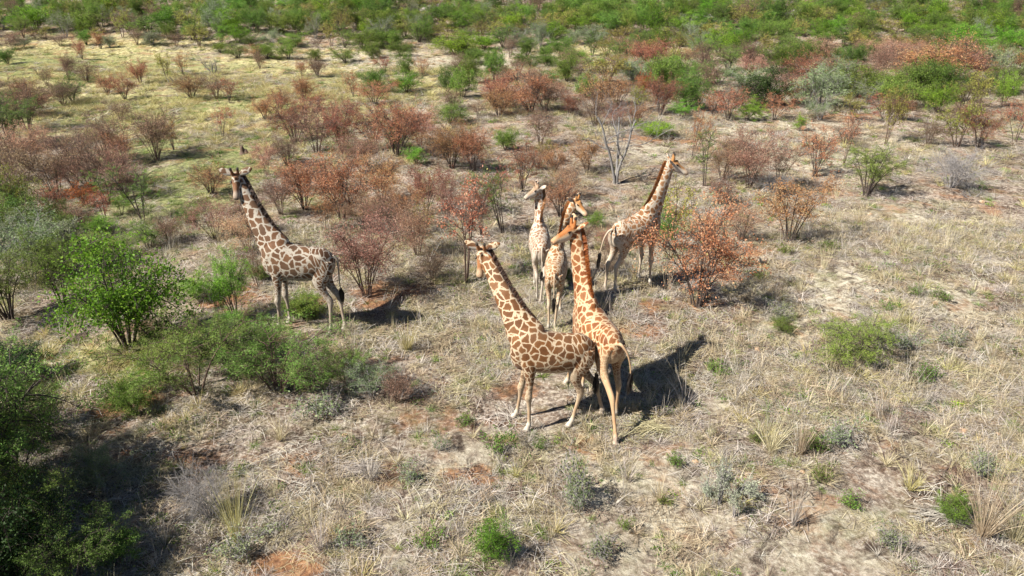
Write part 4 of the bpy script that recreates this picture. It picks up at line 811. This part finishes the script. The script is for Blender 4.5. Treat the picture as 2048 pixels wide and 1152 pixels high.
dead_tree(800, 800, 750, 'tangle of dead grey twigs in the middle of the left foreground', 'dead_branches', 6, 3.0)
dead_tree(1945, 395, 372, 'fallen dead branches right of the silvery leafless shrub', 'fallen_branches', 7, 6.0)
dead_tree(1225, 560, 520, 'dead brushwood lying behind the orange giraffe back', 'fallen_branches', 9, 4.0)
# weathered stump on the lawn
p = at(486, 308); acc = ([], [], []); qq = cr([(-.12,.24),(0,.19),(.12,.12),(.26,.1),(.36,.07),(.4,.03)], 3); loft(acc, np.stack([qq[:, 0]*-.05, 0*qq[:, 0], qq[:, 0]], 1), np.array([1, 0, 0]), np.array([0, 1, 0]), qq[:, 1], qq[:, 1], 10)
qq = cr([(-.12,.16),(.0,.14),(.16,.09),(.24,.03)], 3); loft(acc, np.stack([.16-qq[:, 0]*.1, 0*qq[:, 0]+.03, qq[:, 0]], 1), np.array([1, 0, 0]), np.array([0, 1, 0]), qq[:, 1], qq[:, 1], 8)
o = link(bpy.data.objects.new('stump', mesh_np('stump', np.concatenate(acc[0]), [np.concatenate(acc[1]), np.concatenate(acc[2])], [BK['brown']]))); o.location = p; tag(o, 'small broken dark stump on the green patch above the far left giraffe', 'stump')

# ---------------------------------------------------------------- labels of the plants: by look, zone and neighbours
LMK = [(565, 500, 'the far left giraffe', 170, 190), (1000, 650, 'the amber giraffe', 150, 180), (1210, 680, 'the orange giraffe', 150, 180), (1090, 480, 'the two young giraffes', 120, 120), (1270, 450, 'the tawny giraffe', 160, 160)]
def zone_name(x, y):
    h = 'left' if x < 683 else ('middle' if x < 1365 else 'right')
    if x < 30: h = 'left edge'
    elif x > 2000: h = 'right edge'
    v = 'at the foot of the slope' if 70 <= y < 105 else 'on the far slope' if y < 70 else 'on the far plain' if y < 160 else 'in the far middle ground' if y < 260 else 'in the middle ground' if y < 420 else 'level with the giraffes' if y < 680 else 'in the foreground'
    return v+', '+h
buck = {}
for e in PL_:
    d = DESC[e['kind']]; best = None
    for lx, ly, ln, rx, ry in LMK:
        dx, dy = e['px']-lx, e['py']-ly; dd = math.hypot(dx/rx, dy/ry)
        if dd < 1.25 and (best is None or dd < best[0]): best = (dd, ln, dx, dy, ly)
    if best:
        rel = 'behind' if best[3] < -20 and abs(best[2]) < 130 else ('left of' if best[2] < 0 else 'right of') if best[3] < 190 else 'in front of'
        e['loc'] = rel+' '+best[1]
    else: e['loc'] = zone_name(e['px'], e['py'])
    buck.setdefault((d, e['loc']), []).append(e)
for (d, loc), L in buck.items():
    if len(L) == 1: L[0]['o']['label'] = d+' '+loc+(' side' if loc.endswith(('left', 'right')) else '')
    else:
        L.sort(key=lambda e: e['px'])
        for i, e in enumerate(L):
            o_ = 'leftmost' if i == 0 else 'rightmost' if i == len(L)-1 else (ORD[i+1]+' from left')
            e['o']['label'] = d+' '+loc+', '+o_
    for e in L:
        e['o']['group'] = d.split(' with')[0].split(' on ')[0]+' plants'
        wds = e['o']['label'].split()
        if len(wds) > 16: print('LONG', e['o']['label'])
